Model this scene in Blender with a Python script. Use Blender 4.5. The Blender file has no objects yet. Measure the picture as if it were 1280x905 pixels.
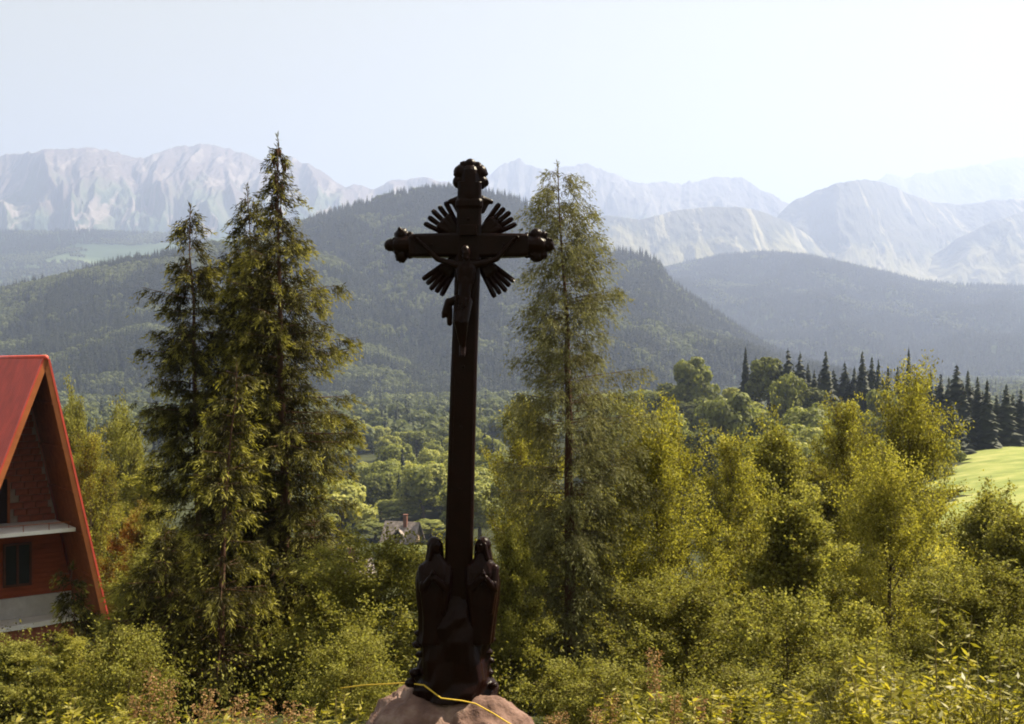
import bpy, bmesh, math, random
import numpy as np
from mathutils import Vector, Matrix

sc = bpy.context.scene
COL = sc.collection
rng = np.random.default_rng(7)
random.seed(7)
PI = math.pi
F = 1351.0            # focal length in photo pixels (1280 wide)
HY = 452.0            # row of the horizon

# ------------------------------------------------------------------ camera
cam_d = bpy.data.cameras.new('camera'); cam = bpy.data.objects.new('camera', cam_d); COL.objects.link(cam)
cam.location = (0, 0, 0); cam.rotation_euler = (PI/2, 0, 0)
cam_d.sensor_width = 36.0; cam_d.lens = 36.0*F/1280.0
cam_d.clip_start = 0.1; cam_d.clip_end = 60000
sc.camera = cam
# ------------------------------------------------------------------ light
SUN_EL = math.radians(50); SUN_AZ = math.radians(62)      # azimuth: clockwise from the viewing direction (+Y)
S = Vector((math.sin(SUN_AZ)*math.cos(SUN_EL), math.cos(SUN_AZ)*math.cos(SUN_EL), math.sin(SUN_EL)))
sun_d = bpy.data.lights.new('sun', 'SUN'); sun = bpy.data.objects.new('sun', sun_d); COL.objects.link(sun)
sun_d.energy = 5.0; sun_d.angle = math.radians(0.5); sun_d.color = (1.0, 0.89, 0.66)
sun.rotation_euler = S.to_track_quat('Z', 'Y').to_euler(); sun.location = (0, 0, 50)
w = bpy.data.worlds.new('World'); sc.world = w; w.use_nodes = True
nt = w.node_tree; nt.nodes.clear()
sky = nt.nodes.new('ShaderNodeTexSky'); sky.sky_type = 'NISHITA'; sky.sun_disc = False
sky.sun_elevation = SUN_EL; sky.sun_rotation = SUN_AZ
sky.altitude = 900; sky.air_density = 1.0; sky.dust_density = 2.0; sky.ozone_density = 1.0
hs = nt.nodes.new('ShaderNodeMix'); hs.data_type = 'RGBA'; hs.inputs[0].default_value = 0.97
bwn = nt.nodes.new('ShaderNodeRGBToBW')
tintn = nt.nodes.new('ShaderNodeMix'); tintn.data_type = 'RGBA'; tintn.blend_type = 'MULTIPLY'; tintn.inputs[0].default_value = 1.0
tintn.inputs[7].default_value = (1.0, 0.92, 0.53, 1)
bg = nt.nodes.new('ShaderNodeBackground'); bg.inputs[1].default_value = 0.0500
wo = nt.nodes.new('ShaderNodeOutputWorld')
# thin summer haze evens the sky out: compress its brightness range
pw = nt.nodes.new('ShaderNodeMath'); pw.operation = 'POWER'; pw.inputs[1].default_value = 0.25
ml = nt.nodes.new('ShaderNodeMath'); ml.operation = 'MULTIPLY'; ml.inputs[1].default_value = 2.45
nt.links.new(sky.outputs[0], bwn.inputs[0]); nt.links.new(bwn.outputs[0], pw.inputs[0]); nt.links.new(pw.outputs[0], ml.inputs[0]); nt.links.new(ml.outputs[0], tintn.inputs[6])
nt.links.new(sky.outputs[0], hs.inputs[6]); nt.links.new(tintn.outputs[2], hs.inputs[7])
nt.links.new(hs.outputs[2], bg.inputs[0]); nt.links.new(bg.outputs[0], wo.inputs[0])
vs = sc.view_settings
vs.view_transform = 'Standard'; vs.look = 'None'; vs.exposure = 2.0; vs.gamma = 1.0; vs.use_curve_mapping = False
sc.cycles.max_bounces = 6; sc.cycles.diffuse_bounces = 3; sc.cycles.glossy_bounces = 2
sc.cycles.transmission_bounces = 4; sc.cycles.volume_bounces = 1; sc.cycles.transparent_max_bounces = 8
sc.cycles.filter_width = 1.9           # the softness of an old print
sc.cycles.use_denoising = True
HAZE_DENSITY = 1.6e-4

# ------------------------------------------------------------------ helpers
def P(px, py, d): return Vector(((px-640)/F*d, d, (HY-py)/F*d))

def hash2(ix, iy, seed):
    h = (ix.astype(np.int64)*374761393 + iy.astype(np.int64)*668265263 + seed*144269501) & 0xffffffff
    h = ((h ^ (h >> 13))*1274126177) & 0xffffffff
    h = h ^ (h >> 16)
    return (h & 0xffffff)/float(0xffffff)
def vnoise(x, y, seed=0):
    x = np.asarray(x, float); y = np.asarray(y, float)
    ix = np.floor(x); iy = np.floor(y); fx = x-ix; fy = y-iy
    fx = fx*fx*fx*(fx*(fx*6-15)+10); fy = fy*fy*fy*(fy*(fy*6-15)+10)
    a = hash2(ix, iy, seed); b = hash2(ix+1, iy, seed); c = hash2(ix, iy+1, seed); d = hash2(ix+1, iy+1, seed)
    return (a*(1-fx)+b*fx)*(1-fy)+(c*(1-fx)+d*fx)*fy
def fbm(x, y, seed=0, octv=4, ridged=False):
    s = 0; a = 0.5; t = 0
    for o in range(octv):
        n = vnoise(x*2**o+o*17.3, y*2**o-o*9.1, seed+o)
        if ridged: n = 1-abs(2*n-1)
        s = s+a*n; t += a; a *= 0.5
    return s/t

def mesh_np(name, V, faces, mats, tint=None, mi=None, smooth=False):
    """faces: list of (n,k) int arrays"""
    me = bpy.data.meshes.new(name)
    V = np.asarray(V, np.float32)
    me.vertices.add(len(V)); me.vertices.foreach_set('co', V.ravel())
    nl = sum(f.size for f in faces); nf = sum(len(f) for f in faces)
    me.loops.add(nl); me.polygons.add(nf)
    me.loops.foreach_set('vertex_index', np.concatenate([f.ravel() for f in faces]).astype(np.int32))
    st = []; o = 0
    for f in faces:
        st.append(o+np.arange(len(f))*f.shape[1]); o += f.size
    me.polygons.foreach_set('loop_start', np.concatenate(st).astype(np.int32))
    if smooth: me.polygons.foreach_set('use_smooth', np.ones(nf, bool))
    if mi is not None: me.polygons.foreach_set('material_index', np.asarray(mi, np.int32))
    me.update(calc_edges=True)
    for m in (mats if isinstance(mats, (list, tuple)) else [mats]): me.materials.append(m)
    if tint is not None:
        at = me.attributes.new('tint', 'FLOAT', 'FACE'); at.data.foreach_set('value', np.asarray(tint, np.float32))
    return me

def link(name, me, parent=None, **props):
    o = bpy.data.objects.new(name, me); COL.objects.link(o)
    if parent is not None: o.parent = parent
    for k, v in props.items():
        if v is not None: o[k] = v
    return o
def thing(name, label, cat, loc=(0, 0, 0), rz=0, group=None):
    o = bpy.data.objects.new(name, None); COL.objects.link(o)
    o.empty_display_size = 0.3
    o.location = loc; o.rotation_euler = (0, 0, rz); o['label'] = label; o['category'] = cat
    if group: o['group'] = group
    return o
def dup(root, loc, rz=0, scale=(1, 1, 1), label=None, group=None):
    r = root.copy(); COL.objects.link(r); r.location = loc; r.rotation_euler = (0, 0, rz); r.scale = scale
    if label: r['label'] = label
    if group: r['group'] = group
    for ch in list(root.children):
        c = ch.copy(); COL.objects.link(c); c.parent = r
        for g in list(ch.children):
            e = g.copy(); COL.objects.link(e); e.parent = c
    return r

# ------------------------------------------------------------------ materials
def mat_base(name):
    m = bpy.data.materials.new(name); m.use_nodes = True
    t = m.node_tree; t.nodes.clear()
    out = t.nodes.new('ShaderNodeOutputMaterial')
    return m, t, out
def N(t, typ, **kw):
    n = t.nodes.new(typ)
    for k, v in kw.items(): setattr(n, k, v)
    return n
def ramp(t, stops):
    r = t.nodes.new('ShaderNodeValToRGB')
    e = r.color_ramp.elements
    e[0].position = stops[0][0]; e[0].color = (*stops[0][1], 1)
    e[1].position = stops[-1][0]; e[1].color = (*stops[-1][1], 1)
    for p, c in stops[1:-1]:
        k = e.new(p); k.color = (*c, 1)
    return r
def leaf_mat(name, stops, transl=0.4, spec=0.3, rough=0.45, objvar=0.25, patch=0.0):
    m, t, out = mat_base(name)
    at = N(t, 'ShaderNodeAttribute', attribute_name='tint'); r = ramp(t, stops)
    oi = N(t, 'ShaderNodeObjectInfo')
    mp = N(t, 'ShaderNodeMath', operation='MULTIPLY_ADD'); mp.inputs[1].default_value = objvar; mp.inputs[2].default_value = -objvar/2
    ad = N(t, 'ShaderNodeMath', operation='ADD', use_clamp=True)
    t.links.new(oi.outputs['Random'], mp.inputs[0]); t.links.new(mp.outputs[0], ad.inputs[0]); t.links.new(at.outputs['Fac'], ad.inputs[1])
    t.links.new(ad.outputs[0], r.inputs[0])
    p = N(t, 'ShaderNodeBsdfPrincipled'); p.inputs['Roughness'].default_value = rough; p.inputs['Specular IOR Level'].default_value = spec
    tr = N(t, 'ShaderNodeBsdfTranslucent'); mx = N(t, 'ShaderNodeMixShader'); mx.inputs[0].default_value = transl
    hsv = N(t, 'ShaderNodeHueSaturation'); hsv.inputs['Saturation'].default_value = 1.15; hsv.inputs['Value'].default_value = 1.5
    t.links.new(r.outputs[0], p.inputs['Base Color']); t.links.new(r.outputs[0], hsv.inputs['Color']); t.links.new(hsv.outputs[0], tr.inputs[0])
    t.links.new(p.outputs[0], mx.inputs[1]); t.links.new(tr.outputs[0], mx.inputs[2]); t.links.new(mx.outputs[0], out.inputs[0])
    return m
def solid(name, stops, scale=5.0, rough=0.7, spec=0.3, bump=0.0, bscale=None, stretch=(1, 1, 1), detail=6, metallic=0, coord='Object'):
    m, t, out = mat_base(name)
    tc = N(t, 'ShaderNodeTexCoord'); mp = N(t, 'ShaderNodeMapping'); mp.inputs['Scale'].default_value = stretch
    t.links.new(tc.outputs[coord], mp.inputs[0])
    n = N(t, 'ShaderNodeTexNoise'); n.inputs['Scale'].default_value = scale; n.inputs['Detail'].default_value = detail; n.inputs['Roughness'].default_value = 0.6
    t.links.new(mp.outputs[0], n.inputs['Vector'])
    r = ramp(t, stops); t.links.new(n.outputs['Fac'], r.inputs[0])
    p = N(t, 'ShaderNodeBsdfPrincipled'); p.inputs['Roughness'].default_value = rough; p.inputs['Specular IOR Level'].default_value = spec
    p.inputs['Metallic'].default_value = metallic
    t.links.new(r.outputs[0], p.inputs['Base Color'])
    if bump:
        n2 = N(t, 'ShaderNodeTexNoise'); n2.inputs['Scale'].default_value = bscale or scale*3; n2.inputs['Detail'].default_value = 8
        t.links.new(mp.outputs[0], n2.inputs['Vector'])
        b = N(t, 'ShaderNodeBump'); b.inputs['Strength'].default_value = bump; b.inputs['Distance'].default_value = 0.05
        t.links.new(n2.outputs['Fac'], b.inputs['Height']); t.links.new(b.outputs[0], p.inputs['Normal'])
    t.links.new(p.outputs[0], out.inputs[0])
    return m

M = {}
M['bark'] = solid('bark', [(0.3, (0.045, 0.022, 0.015)), (0.7, (0.12, 0.065, 0.045))], 8, 0.9, 0.1, 0.6, 30, (1, 1, 0.3))
M['greybark'] = solid('grey_bark', [(0.3, (0.05, 0.035, 0.025)), (0.7, (0.15, 0.115, 0.085))], 8, 0.9, 0.1, 0.6, 30, (1, 1, 0.3))
M['spruce'] = leaf_mat('spruce_needles', [(0.0, (0.016, 0.011, 0.005)), (0.45, (0.048, 0.043, 0.012)), (1.0, (0.30, 0.275, 0.06))], 0.30, 0.1, 0.6, 0.08)
M['larch'] = leaf_mat('larch_needles', [(0.0, (0.045, 0.036, 0.018)), (1.0, (0.21, 0.21, 0.085))], 0.35, 0.1, 0.6, 0.05)
M['willow'] = leaf_mat('willow_leaves', [(0.0, (0.075, 0.060, 0.014)), (0.5, (0.23, 0.22, 0.048)), (1.0, (0.40, 0.36, 0.09))], 0.44, 0.06, 0.55, 0.15)
M['alder'] = leaf_mat('alder_leaves', [(0.0, (0.066, 0.052, 0.014)), (0.5, (0.19, 0.185, 0.045)), (1.0, (0.34, 0.32, 0.095))], 0.42, 0.06, 0.6, 0.15)
M['midleaf'] = leaf_mat('valley_leaves', [(0.0, (0.04, 0.045, 0.017)), (0.5, (0.18, 0.195, 0.055)), (1.0, (0.36, 0.35, 0.10))], 0.35, 0.1, 0.6, 0.7)
M['farspruce'] = leaf_mat('far_spruce_needles', [(0.0, (0.012, 0.017, 0.012)), (1.0, (0.05, 0.058, 0.030))], 0.15, 0.1, 0.6, 0.5)
M['farleaf'] = leaf_mat('far_leaves', [(0.0, (0.045, 0.056, 0.024)), (1.0, (0.145, 0.16, 0.06))], 0.3, 0.1, 0.6, 0.6)
M['weed'] = leaf_mat('weed_leaves', [(0.0, (0.09, 0.085, 0.016)), (0.5, (0.26, 0.235, 0.045)), (1.0, (0.42, 0.36, 0.08))], 0.45, 0.25, 0.45, 0.2)
M['dock'] = leaf_mat('dry_seed_heads', [(0.0, (0.16, 0.08, 0.035)), (1.0, (0.34, 0.22, 0.11))], 0.3, 0.1, 0.7, 0.1)
M['stem'] = solid('weed_stem', [(0.3, (0.15, 0.13, 0.04)), (0.7, (0.24, 0.17, 0.07))], 6, 0.7)

# ------------------------------------------------------------------ terrain
BR = np.array([-400, -5, 0, 5, 9, 11, 14, 18, 24, 31, 45, 60, 90, 120, 200, 260, 400, 1200, 30000], float)
BZ = np.array([4, -1.3, -1.6, -2.2, -3.15, -3.7, -4.7, -6.0, -7.2, -8.3, -12, -16, -24, -30, -38, -41, -42, -44, -46], float)
CREST = [(62, 60, -9.5), (62, 110, -14.2), (84, 170, -14.8), (98, 215, -16), (76, 270, -14), (58, 330, -15), (46, 400, -22), (40, 500, -42)]
def gz(x, y):
    x = np.asarray(x, float); y = np.asarray(y, float)
    r = np.where(y > 0, np.sqrt(y*y+np.minimum(x*x, 1e9)*0.15), y)
    b = np.interp(r, BR, BZ)
    best = np.full(b.shape, 1e9); zc = np.zeros(b.shape)
    for (x0, y0, z0), (x1, y1, z1) in zip(CREST[:-1], CREST[1:]):
        dx, dy = x1-x0, y1-y0
        t = np.clip(((x-x0)*dx+(y-y0)*dy)/(dx*dx+dy*dy), 0, 1)
        d = np.hypot(x-x0-t*dx, y-y0-t*dy)
        z = z0+t*(z1-z0)
        m = d < best; best = np.where(m, d, best); zc = np.where(m, z, zc)
    wgt = np.exp(-(best/42.0)**2)
    right = np.where((x > 62) & (y < 260), 1.0, 0.0)*np.exp(-((x-62)/260)**2)*np.clip((y-30)/40, 0, 1)*np.clip((300-y)/80, 0, 1)
    wgt = np.maximum(wgt, right*np.clip((x-62)/40, 0, 1))
    z = b*(1-wgt)+np.maximum(zc, b)*wgt
    big = np.clip((np.hypot(x, y)-60)/200, 0, 1)
    z = z+(vnoise(x/90, y/90, 5)-0.5)*5*big+(vnoise(x/2.2, y/2.2, 3)-0.5)*0.25*np.clip((np.hypot(x, y)-1)/8, 0, 1)
    return z
def gzf(x, y): return float(gz(np.array([x]), np.array([y]))[0])

def grid_faces(nu, nv):
    a = (np.arange(nu-1)[:, None]*nv+np.arange(nv-1)[None, :]).ravel()
    return np.stack([a, a+nv, a+nv+1, a+1], 1)
def ground_mesh():
    us = np.concatenate([np.linspace(-1, 1, 221)])
    ang = np.concatenate([np.linspace(-PI, -0.75, 24)[:-1], np.linspace(-0.75, 0.75, 240), np.linspace(0.75, PI, 24)[1:]])
    rr = np.concatenate([[0.01], np.geomspace(0.6, 26000, 260)])
    A, R = np.meshgrid(ang, rr, indexing='ij')
    X = np.sin(A)*R; Y = np.cos(A)*R
    Z = gz(X, Y)
    V = np.stack([X, Y, Z], -1).reshape(-1, 3)
    return mesh_np('ground', V, [grid_faces(len(ang), len(rr))], ground_mat(), smooth=True)
def ground_mat():
    m, t, out = mat_base('hillside_grass')
    tc = N(t, 'ShaderNodeTexCoord')
    n1 = N(t, 'ShaderNodeTexNoise'); n1.inputs['Scale'].default_value = 0.012; n1.inputs['Detail'].default_value = 8
    n2 = N(t, 'ShaderNodeTexNoise'); n2.inputs['Scale'].default_value = 2.0; n2.inputs['Detail'].default_value = 8
    for n in (n1, n2): t.links.new(tc.outputs['Object'], n.inputs['Vector'])
    r1 = ramp(t, [(0.35, (0.03, 0.035, 0.012)), (0.62, (0.06, 0.068, 0.022)), (0.78, (0.12, 0.12, 0.045))])
    r2 = ramp(t, [(0.3, (0.5, 0.45, 0.4)), (0.7, (1, 1, 1))])
    mx = N(t, 'ShaderNodeMix', data_type='RGBA', blend_type='MULTIPLY'); mx.inputs[0].default_value = 1
    p = N(t, 'ShaderNodeBsdfPrincipled'); p.inputs['Roughness'].default_value = 0.9; p.inputs['Specular IOR Level'].default_value = 0.1
    t.links.new(n1.outputs['Fac'], r1.inputs[0]); t.links.new(n2.outputs['Fac'], r2.inputs[0])
    t.links.new(r1.outputs[0], mx.inputs[6]); t.links.new(r2.outputs[0], mx.inputs[7]); t.links.new(mx.outputs[2], p.inputs['Base Color'])
    t.links.new(p.outputs[0], out.inputs[0])
    return m
link('ground', ground_mesh(), kind='structure', label='grassy slope falling away to the wooded valley floor')

def sheet(name, poly_fn, x0, x1, y0, y1, nx, ny, m, lift, label):
    """a sheet laid on the ground, poly_fn gives keep mask"""
    X, Y = np.meshgrid(np.linspace(x0, x1, nx), np.linspace(y0, y1, ny), indexing='ij')
    Z = gz(X, Y)+lift
    V = np.stack([X, Y, Z], -1).reshape(-1, 3); f = grid_faces(nx, ny)
    c = V[f].mean(1); f = f[poly_fn(c[:, 0], c[:, 1])]
    return link(name, mesh_np(name, V, [f], m, smooth=True), kind='structure', label=label)
M['meadow'] = solid('meadow_grass', [(0.34, (0.13, 0.16, 0.04)), (0.5, (0.19, 0.215, 0.06)), (0.66, (0.27, 0.27, 0.095))], 0.22, 0.9, 0.1, 0.8, 2.0)
M['hay'] = solid('mown_field', [(0.3, (0.24, 0.24, 0.11)), (0.7, (0.36, 0.33, 0.18))], 0.02, 0.9, 0.1)
sheet('meadow', lambda x, y: (x > 38+(y-100)*0.42+4*np.sin(y/9)) & (y < 232), 30, 320, 70, 240, 120, 90, M['meadow'], 0.45, 'bright sunlit meadow on the knoll at the right')
sheet('hay_field', lambda x, y: (x > -375) & (x < -300+20*np.sin(y/30)), -420, -290, 900, 1010, 20, 14, M['hay'], 0.6, 'pale mown field at the foot of the wooded hill')

def layer(name, sil, dc, df, zf, m, label, relief=0.0, gully=0.0, power=1.15, nu=300, nv=70, px0=-500, px1=1800, crest_wob=0.1, seed=1, rough=0.0, back=0.35):
    px = np.linspace(px0, px1, nu)
    sx = np.array([s[0] for s in sil], float); sy = np.array([s[1] for s in sil], float)
    yc = np.interp(px, sx, sy)
    v = np.concatenate([np.linspace(0, 1, nv), 1+np.linspace(0, 1, 12)[1:]*back*1.0])
    PX, Vv = np.meshgrid(px, v, indexing='ij')
    dcr = dc*(1+crest_wob*(fbm(PX/180, 0*PX, seed, 3)-0.5)*2)
    R = df+(dcr-df)*Vv
    ZC = (HY-yc)[:, None]/F*dcr
    env = np.clip(Vv, 0, 1)
    prof = env**power
    Z = zf+(ZC-zf)*prof
    amp = np.sin(PI*np.clip(Vv, 0, 1))**0.7
    if gully:
        g = fbm(PX/48+0.9*fbm(PX/50, Vv*4, seed+9, 3), Vv*2.4, seed+3, 7, True)
        Z = Z+(g-0.6)*gully*amp*(ZC-zf)
        R = R-(g-0.5)*gully*0.8*(dc-df)*amp
    if relief:
        Z = Z+(fbm(PX/F*dc/300, R/300, seed+5, 4)-0.5)*relief*amp
    if rough:
        jag = (fbm(PX/14, 0*PX, seed+6, 3, True)-0.6)*rough
        Z = Z+jag*np.clip((Vv-0.6)*2.5, 0, 1)
    bk = np.clip((Vv-1)/back, 0, 1)
    Z = Z*(1-bk)+(zf-20)*bk
    X = (PX-640)/F*R
    me = mesh_np(name, np.stack([X, R, Z], -1).reshape(-1, 3), [grid_faces(nu, len(v))], m, smooth=True)
    link(name, me, kind='structure', label=label)
    return X, R, Z, PX, Vv

def mountain_mat(name, low, mid, rock, scree, z0, z1):
    m, t, out = mat_base(name)
    g = N(t, 'ShaderNodeNewGeometry'); sx = N(t, 'ShaderNodeSeparateXYZ'); t.links.new(g.outputs['Position'], sx.inputs[0])
    n1 = N(t, 'ShaderNodeTexNoise'); n1.inputs['Scale'].default_value = 0.004; n1.inputs['Detail'].default_value = 10; n1.inputs['Roughness'].default_value = 0.65
    mp = N(t, 'ShaderNodeMapping'); mp.inputs['Scale'].default_value = (1, 0.35, 0.3); t.links.new(g.outputs['Position'], mp.inputs[0]); t.links.new(mp.outputs[0], n1.inputs['Vector'])
    mr = N(t, 'ShaderNodeMapRange'); mr.inputs['From Min'].default_value = z0; mr.inputs['From Max'].default_value = z1; t.links.new(sx.outputs['Z'], mr.inputs['Value'])
    ad = N(t, 'ShaderNodeMath', operation='MULTIPLY_ADD'); ad.inputs[1].default_value = 1.5; ad.inputs[2].default_value = -0.75
    t.links.new(n1.outputs['Fac'], ad.inputs[0])
    a2 = N(t, 'ShaderNodeMath', operation='ADD', use_clamp=True); t.links.new(ad.outputs[0], a2.inputs[0]); t.links.new(mr.outputs[0], a2.inputs[1])
    r = ramp(t, [(0.0, low), (0.25, low), (0.40, mid), (0.6, rock), (1.0, rock)]); t.links.new(a2.outputs[0], r.inputs[0])
    n2 = N(t, 'ShaderNodeTexNoise'); n2.inputs['Scale'].default_value = 0.012; n2.inputs['Detail'].default_value = 8; n2.inputs['Roughness'].default_value = 0.6
    mp2 = N(t, 'ShaderNodeMapping'); mp2.inputs['Scale'].default_value = (1, 0.12, 0.12); t.links.new(g.outputs['Position'], mp2.inputs[0]); t.links.new(mp2.outputs[0], n2.inputs['Vector'])
    r2 = ramp(t, [(0.55, (0, 0, 0)), (0.60, (1, 1, 1))]); t.links.new(n2.outputs['Fac'], r2.inputs[0])
    mx = N(t, 'ShaderNodeMix', data_type='RGBA'); t.links.new(r2.outputs[0], mx.inputs[0]); t.links.new(r.outputs[0], mx.inputs[6]); mx.inputs[7].default_value = (*scree, 1)
    p = N(t, 'ShaderNodeBsdfPrincipled'); p.inputs['Roughness'].default_value = 0.95; p.inputs['Specular IOR Level'].default_value = 0.05
    b = N(t, 'ShaderNodeBump'); b.inputs['Strength'].default_value = 1.0; b.inputs['Distance'].default_value = 60
    n3 = N(t, 'ShaderNodeTexNoise'); n3.inputs['Scale'].default_value = 0.015; n3.inputs['Detail'].default_value = 10; t.links.new(mp.outputs[0], n3.inputs['Vector'])
    t.links.new(n3.outputs['Fac'], b.inputs['Height']); t.links.new(b.outputs[0], p.inputs['Normal'])
    t.links.new(mx.outputs[2], p.inputs['Base Color']); t.links.new(p.outputs[0], out.inputs[0])
    return m
M['rock_w'] = mountain_mat('western_rock', (0.035, 0.055, 0.04), (0.10, 0.115, 0.075), (0.11, 0.088, 0.088), (0.20, 0.17, 0.16), 480, 1500)
M['rock_e'] = mountain_mat('eastern_rock', (0.05, 0.07, 0.05), (0.12, 0.135, 0.085), (0.095, 0.088, 0.088), (0.17, 0.16, 0.145), 500, 1500)
M['alp'] = mountain_mat('alpine_slopes', (0.18, 0.165, 0.09), (0.055, 0.06, 0.045), (0.08, 0.078, 0.065), (0.24, 0.22, 0.15), 450, 950)
M['shelf'] = solid('wooded_shelf', [(0.38, (0.03, 0.05, 0.03)), (0.52, (0.06, 0.09, 0.05)), (0.68, (0.15, 0.18, 0.09))], 0.0016, 0.95, 0.05, 0.0, None, (0.5, 1.6, 1))
M['forestfloor'] = solid('forest_floor', [(0.35, (0.02, 0.03, 0.015)), (0.65, (0.05, 0.065, 0.03))], 0.02, 0.95, 0.05)

layer('mountain', [(-500, 240), (-200, 215), (0, 193), (65, 186), (120, 184), (150, 190), (175, 197), (200, 190), (222, 182), (262, 180), (290, 186), (325, 199), (365, 196), (385, 204), (410, 219), (432, 234), (445, 230), (468, 237), (490, 224), (530, 221), (560, 226), (600, 260), (660, 330), (760, 420)],
      7600, 4700, 30, M['rock_w'], 'long pale rocky mountain massif at the left', gully=0.21, power=1.0, nu=620, nv=120, px1=780, seed=11, rough=26)
layer('mountain', [(380, 400), (460, 330), (520, 280), (600, 226), (625, 206), (648, 197), (682, 214), (700, 206), (735, 205), (760, 215), (790, 226), (850, 228), (890, 221), (925, 222), (950, 235), (975, 248), (1000, 262), (1080, 300), (1300, 420)],
      9000, 6200, 60, M['rock_e'], 'hazy pointed peaks behind the larch', gully=0.17, power=1.0, nu=520, nv=110, px0=380, px1=1320, seed=23, rough=45)
layer('mountain', [(900, 380), (1000, 262), (1095, 226), (1108, 216), (1130, 222), (1150, 216), (1190, 210), (1215, 206), (1250, 200), (1280, 195), (1400, 180), (1800, 190)],
      10500, 8200, 60, M['rock_e'], 'faintest farthest mountain ridge at the far right', gully=0.15, power=1.0, nu=300, nv=80, px0=900, seed=31, rough=45)
layer('mountain', [(880, 360), (960, 282), (985, 256), (1010, 241), (1045, 229), (1080, 223), (1100, 226), (1130, 238), (1160, 250), (1200, 256), (1240, 250), (1280, 246), (1500, 240), (1800, 260)],
      7400, 5600, 60, M['alp'], 'broad domed mountain with pale gullies right of the gap', gully=0.12, power=0.95, nu=480, nv=110, px0=860, seed=41, rough=25)
layer('mountain', [(640, 300), (700, 275), (760, 268), (800, 274), (840, 264), (880, 258), (920, 258), (950, 263), (985, 277), (1020, 300), (1080, 330), (1200, 350), (1400, 400)],
      6400, 4900, 60, M['alp'], 'low rounded mountain spur above pale alpine slopes', gully=0.09, power=0.8, nu=300, nv=90, px0=620, px1=1420, seed=53, rough=10)
layer('mountain', [(1060, 390), (1120, 350), (1170, 316), (1200, 295), (1240, 276), (1280, 264), (1500, 235), (1800, 245)],
      6700, 5400, 60, M['alp'], 'grey mountain shoulder rising at the right edge', gully=0.12, power=0.85, nu=260, nv=90, px0=1040, seed=61, rough=14)
SH = layer('hill', [(-500, 285), (0, 290), (120, 289), (220, 293), (300, 300), (400, 320), (520, 380), (620, 440)],
      4500, 2700, -20, M['shelf'], 'distant wooded shelf below the left mountain massif', relief=60, power=0.9, nu=200, nv=60, px1=660, seed=71)
R2 = layer('hill', [(560, 440), (700, 380), (780, 350), (830, 336), (860, 329), (900, 321), (950, 317), (1000, 319), (1050, 329), (1100, 341), (1150, 353), (1200, 358), (1280, 359), (1500, 352), (1800, 380)],
      4300, 2400, -35, M['forestfloor'], 'blue distant forested ridge at the right', relief=120, gully=0.06, power=1.0, nu=260, nv=80, px0=540, seed=83)
C1 = layer('hill', [(-100, 430), (150, 350), (300, 308), (380, 279), (420, 266), (460, 253), (500, 243), (540, 237), (575, 236), (620, 243), (650, 252), (690, 272), (730, 296), (760, 314), (800, 319), (822, 328), (838, 354), (870, 379), (900, 399), (930, 420), (960, 440), (1000, 456), (1100, 480), (1300, 500)],
      2200, 1180, -44, M['forestfloor'], 'dark wooded hill rising behind the cross', relief=110, gully=0.05, power=1.05, nu=260, nv=80, px0=-120, px1=1320, seed=91)
C0 = layer('hill', [(-500, 400), (0, 367), (60, 354), (100, 344), (150, 330), (200, 321), (260, 308), (340, 304), (420, 328), (500, 385), (560, 440), (640, 500)],
      1750, 1080, -44, M['forestfloor'], 'nearer wooded hill behind the red-roofed house', relief=70, gully=0.04, power=1.0, nu=200, nv=60, px1=660, seed=97)

# ------------------------------------------------------------------ foliage geometry
def unit(v): return v/np.maximum(np.linalg.norm(v, axis=-1, keepdims=True), 1e-9)
def leaf_quads(c, d, size, width, fold=0.25, nrm=None):
    """rhombic leaves: c base points, d directions, size lengths"""
    n = len(c); d = unit(d)
    r = unit(rng.normal(size=(n, 3))) if nrm is None else unit(nrm)
    s = unit(np.cross(d, r)); up = np.cross(s, d)
    L = size[:, None]; W = (size*width)[:, None]
    v = np.stack([c, c+d*L*0.45+s*W*0.5+up*W*fold, c+d*L, c+d*L*0.45-s*W*0.5+up*W*fold], 1).reshape(-1, 3)
    f = np.arange(n*4).reshape(n, 4)
    return v, f
class Tube:
    def __init__(s): s.V = []; s.F = []; s.n = 0
    def add(s, pts, rad, k=6):
        pts = np.asarray(pts, float); rad = np.asarray(rad, float)
        m = len(pts); t = np.gradient(pts, axis=0); t = unit(t)
        ref = np.array([0.3, 0.2, 1.0]) if abs(t[:, 2]).mean() < 0.8 else np.array([1.0, 0.1, 0])
        a = unit(np.cross(t, ref)); b = np.cross(t, a)
        th = np.arange(k)/k*2*PI
        ring = pts[:, None]+rad[:, None, None]*(np.cos(th)[None, :, None]*a[:, None]+np.sin(th)[None, :, None]*b[:, None])
        s.V.append(ring.reshape(-1, 3))
        i = np.arange(m-1)[:, None]*k; j = np.arange(k)[None]; j2 = (j+1) % k
        f = np.stack([i+j, i+j2, i+k+j2, i+k+j], -1).reshape(-1, 4)+s.n
        s.F.append(f)
        s.n += m*k
    def mesh(s, name, m): return mesh_np(name, np.concatenate(s.V), [np.concatenate(s.F)], m, smooth=True)

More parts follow.
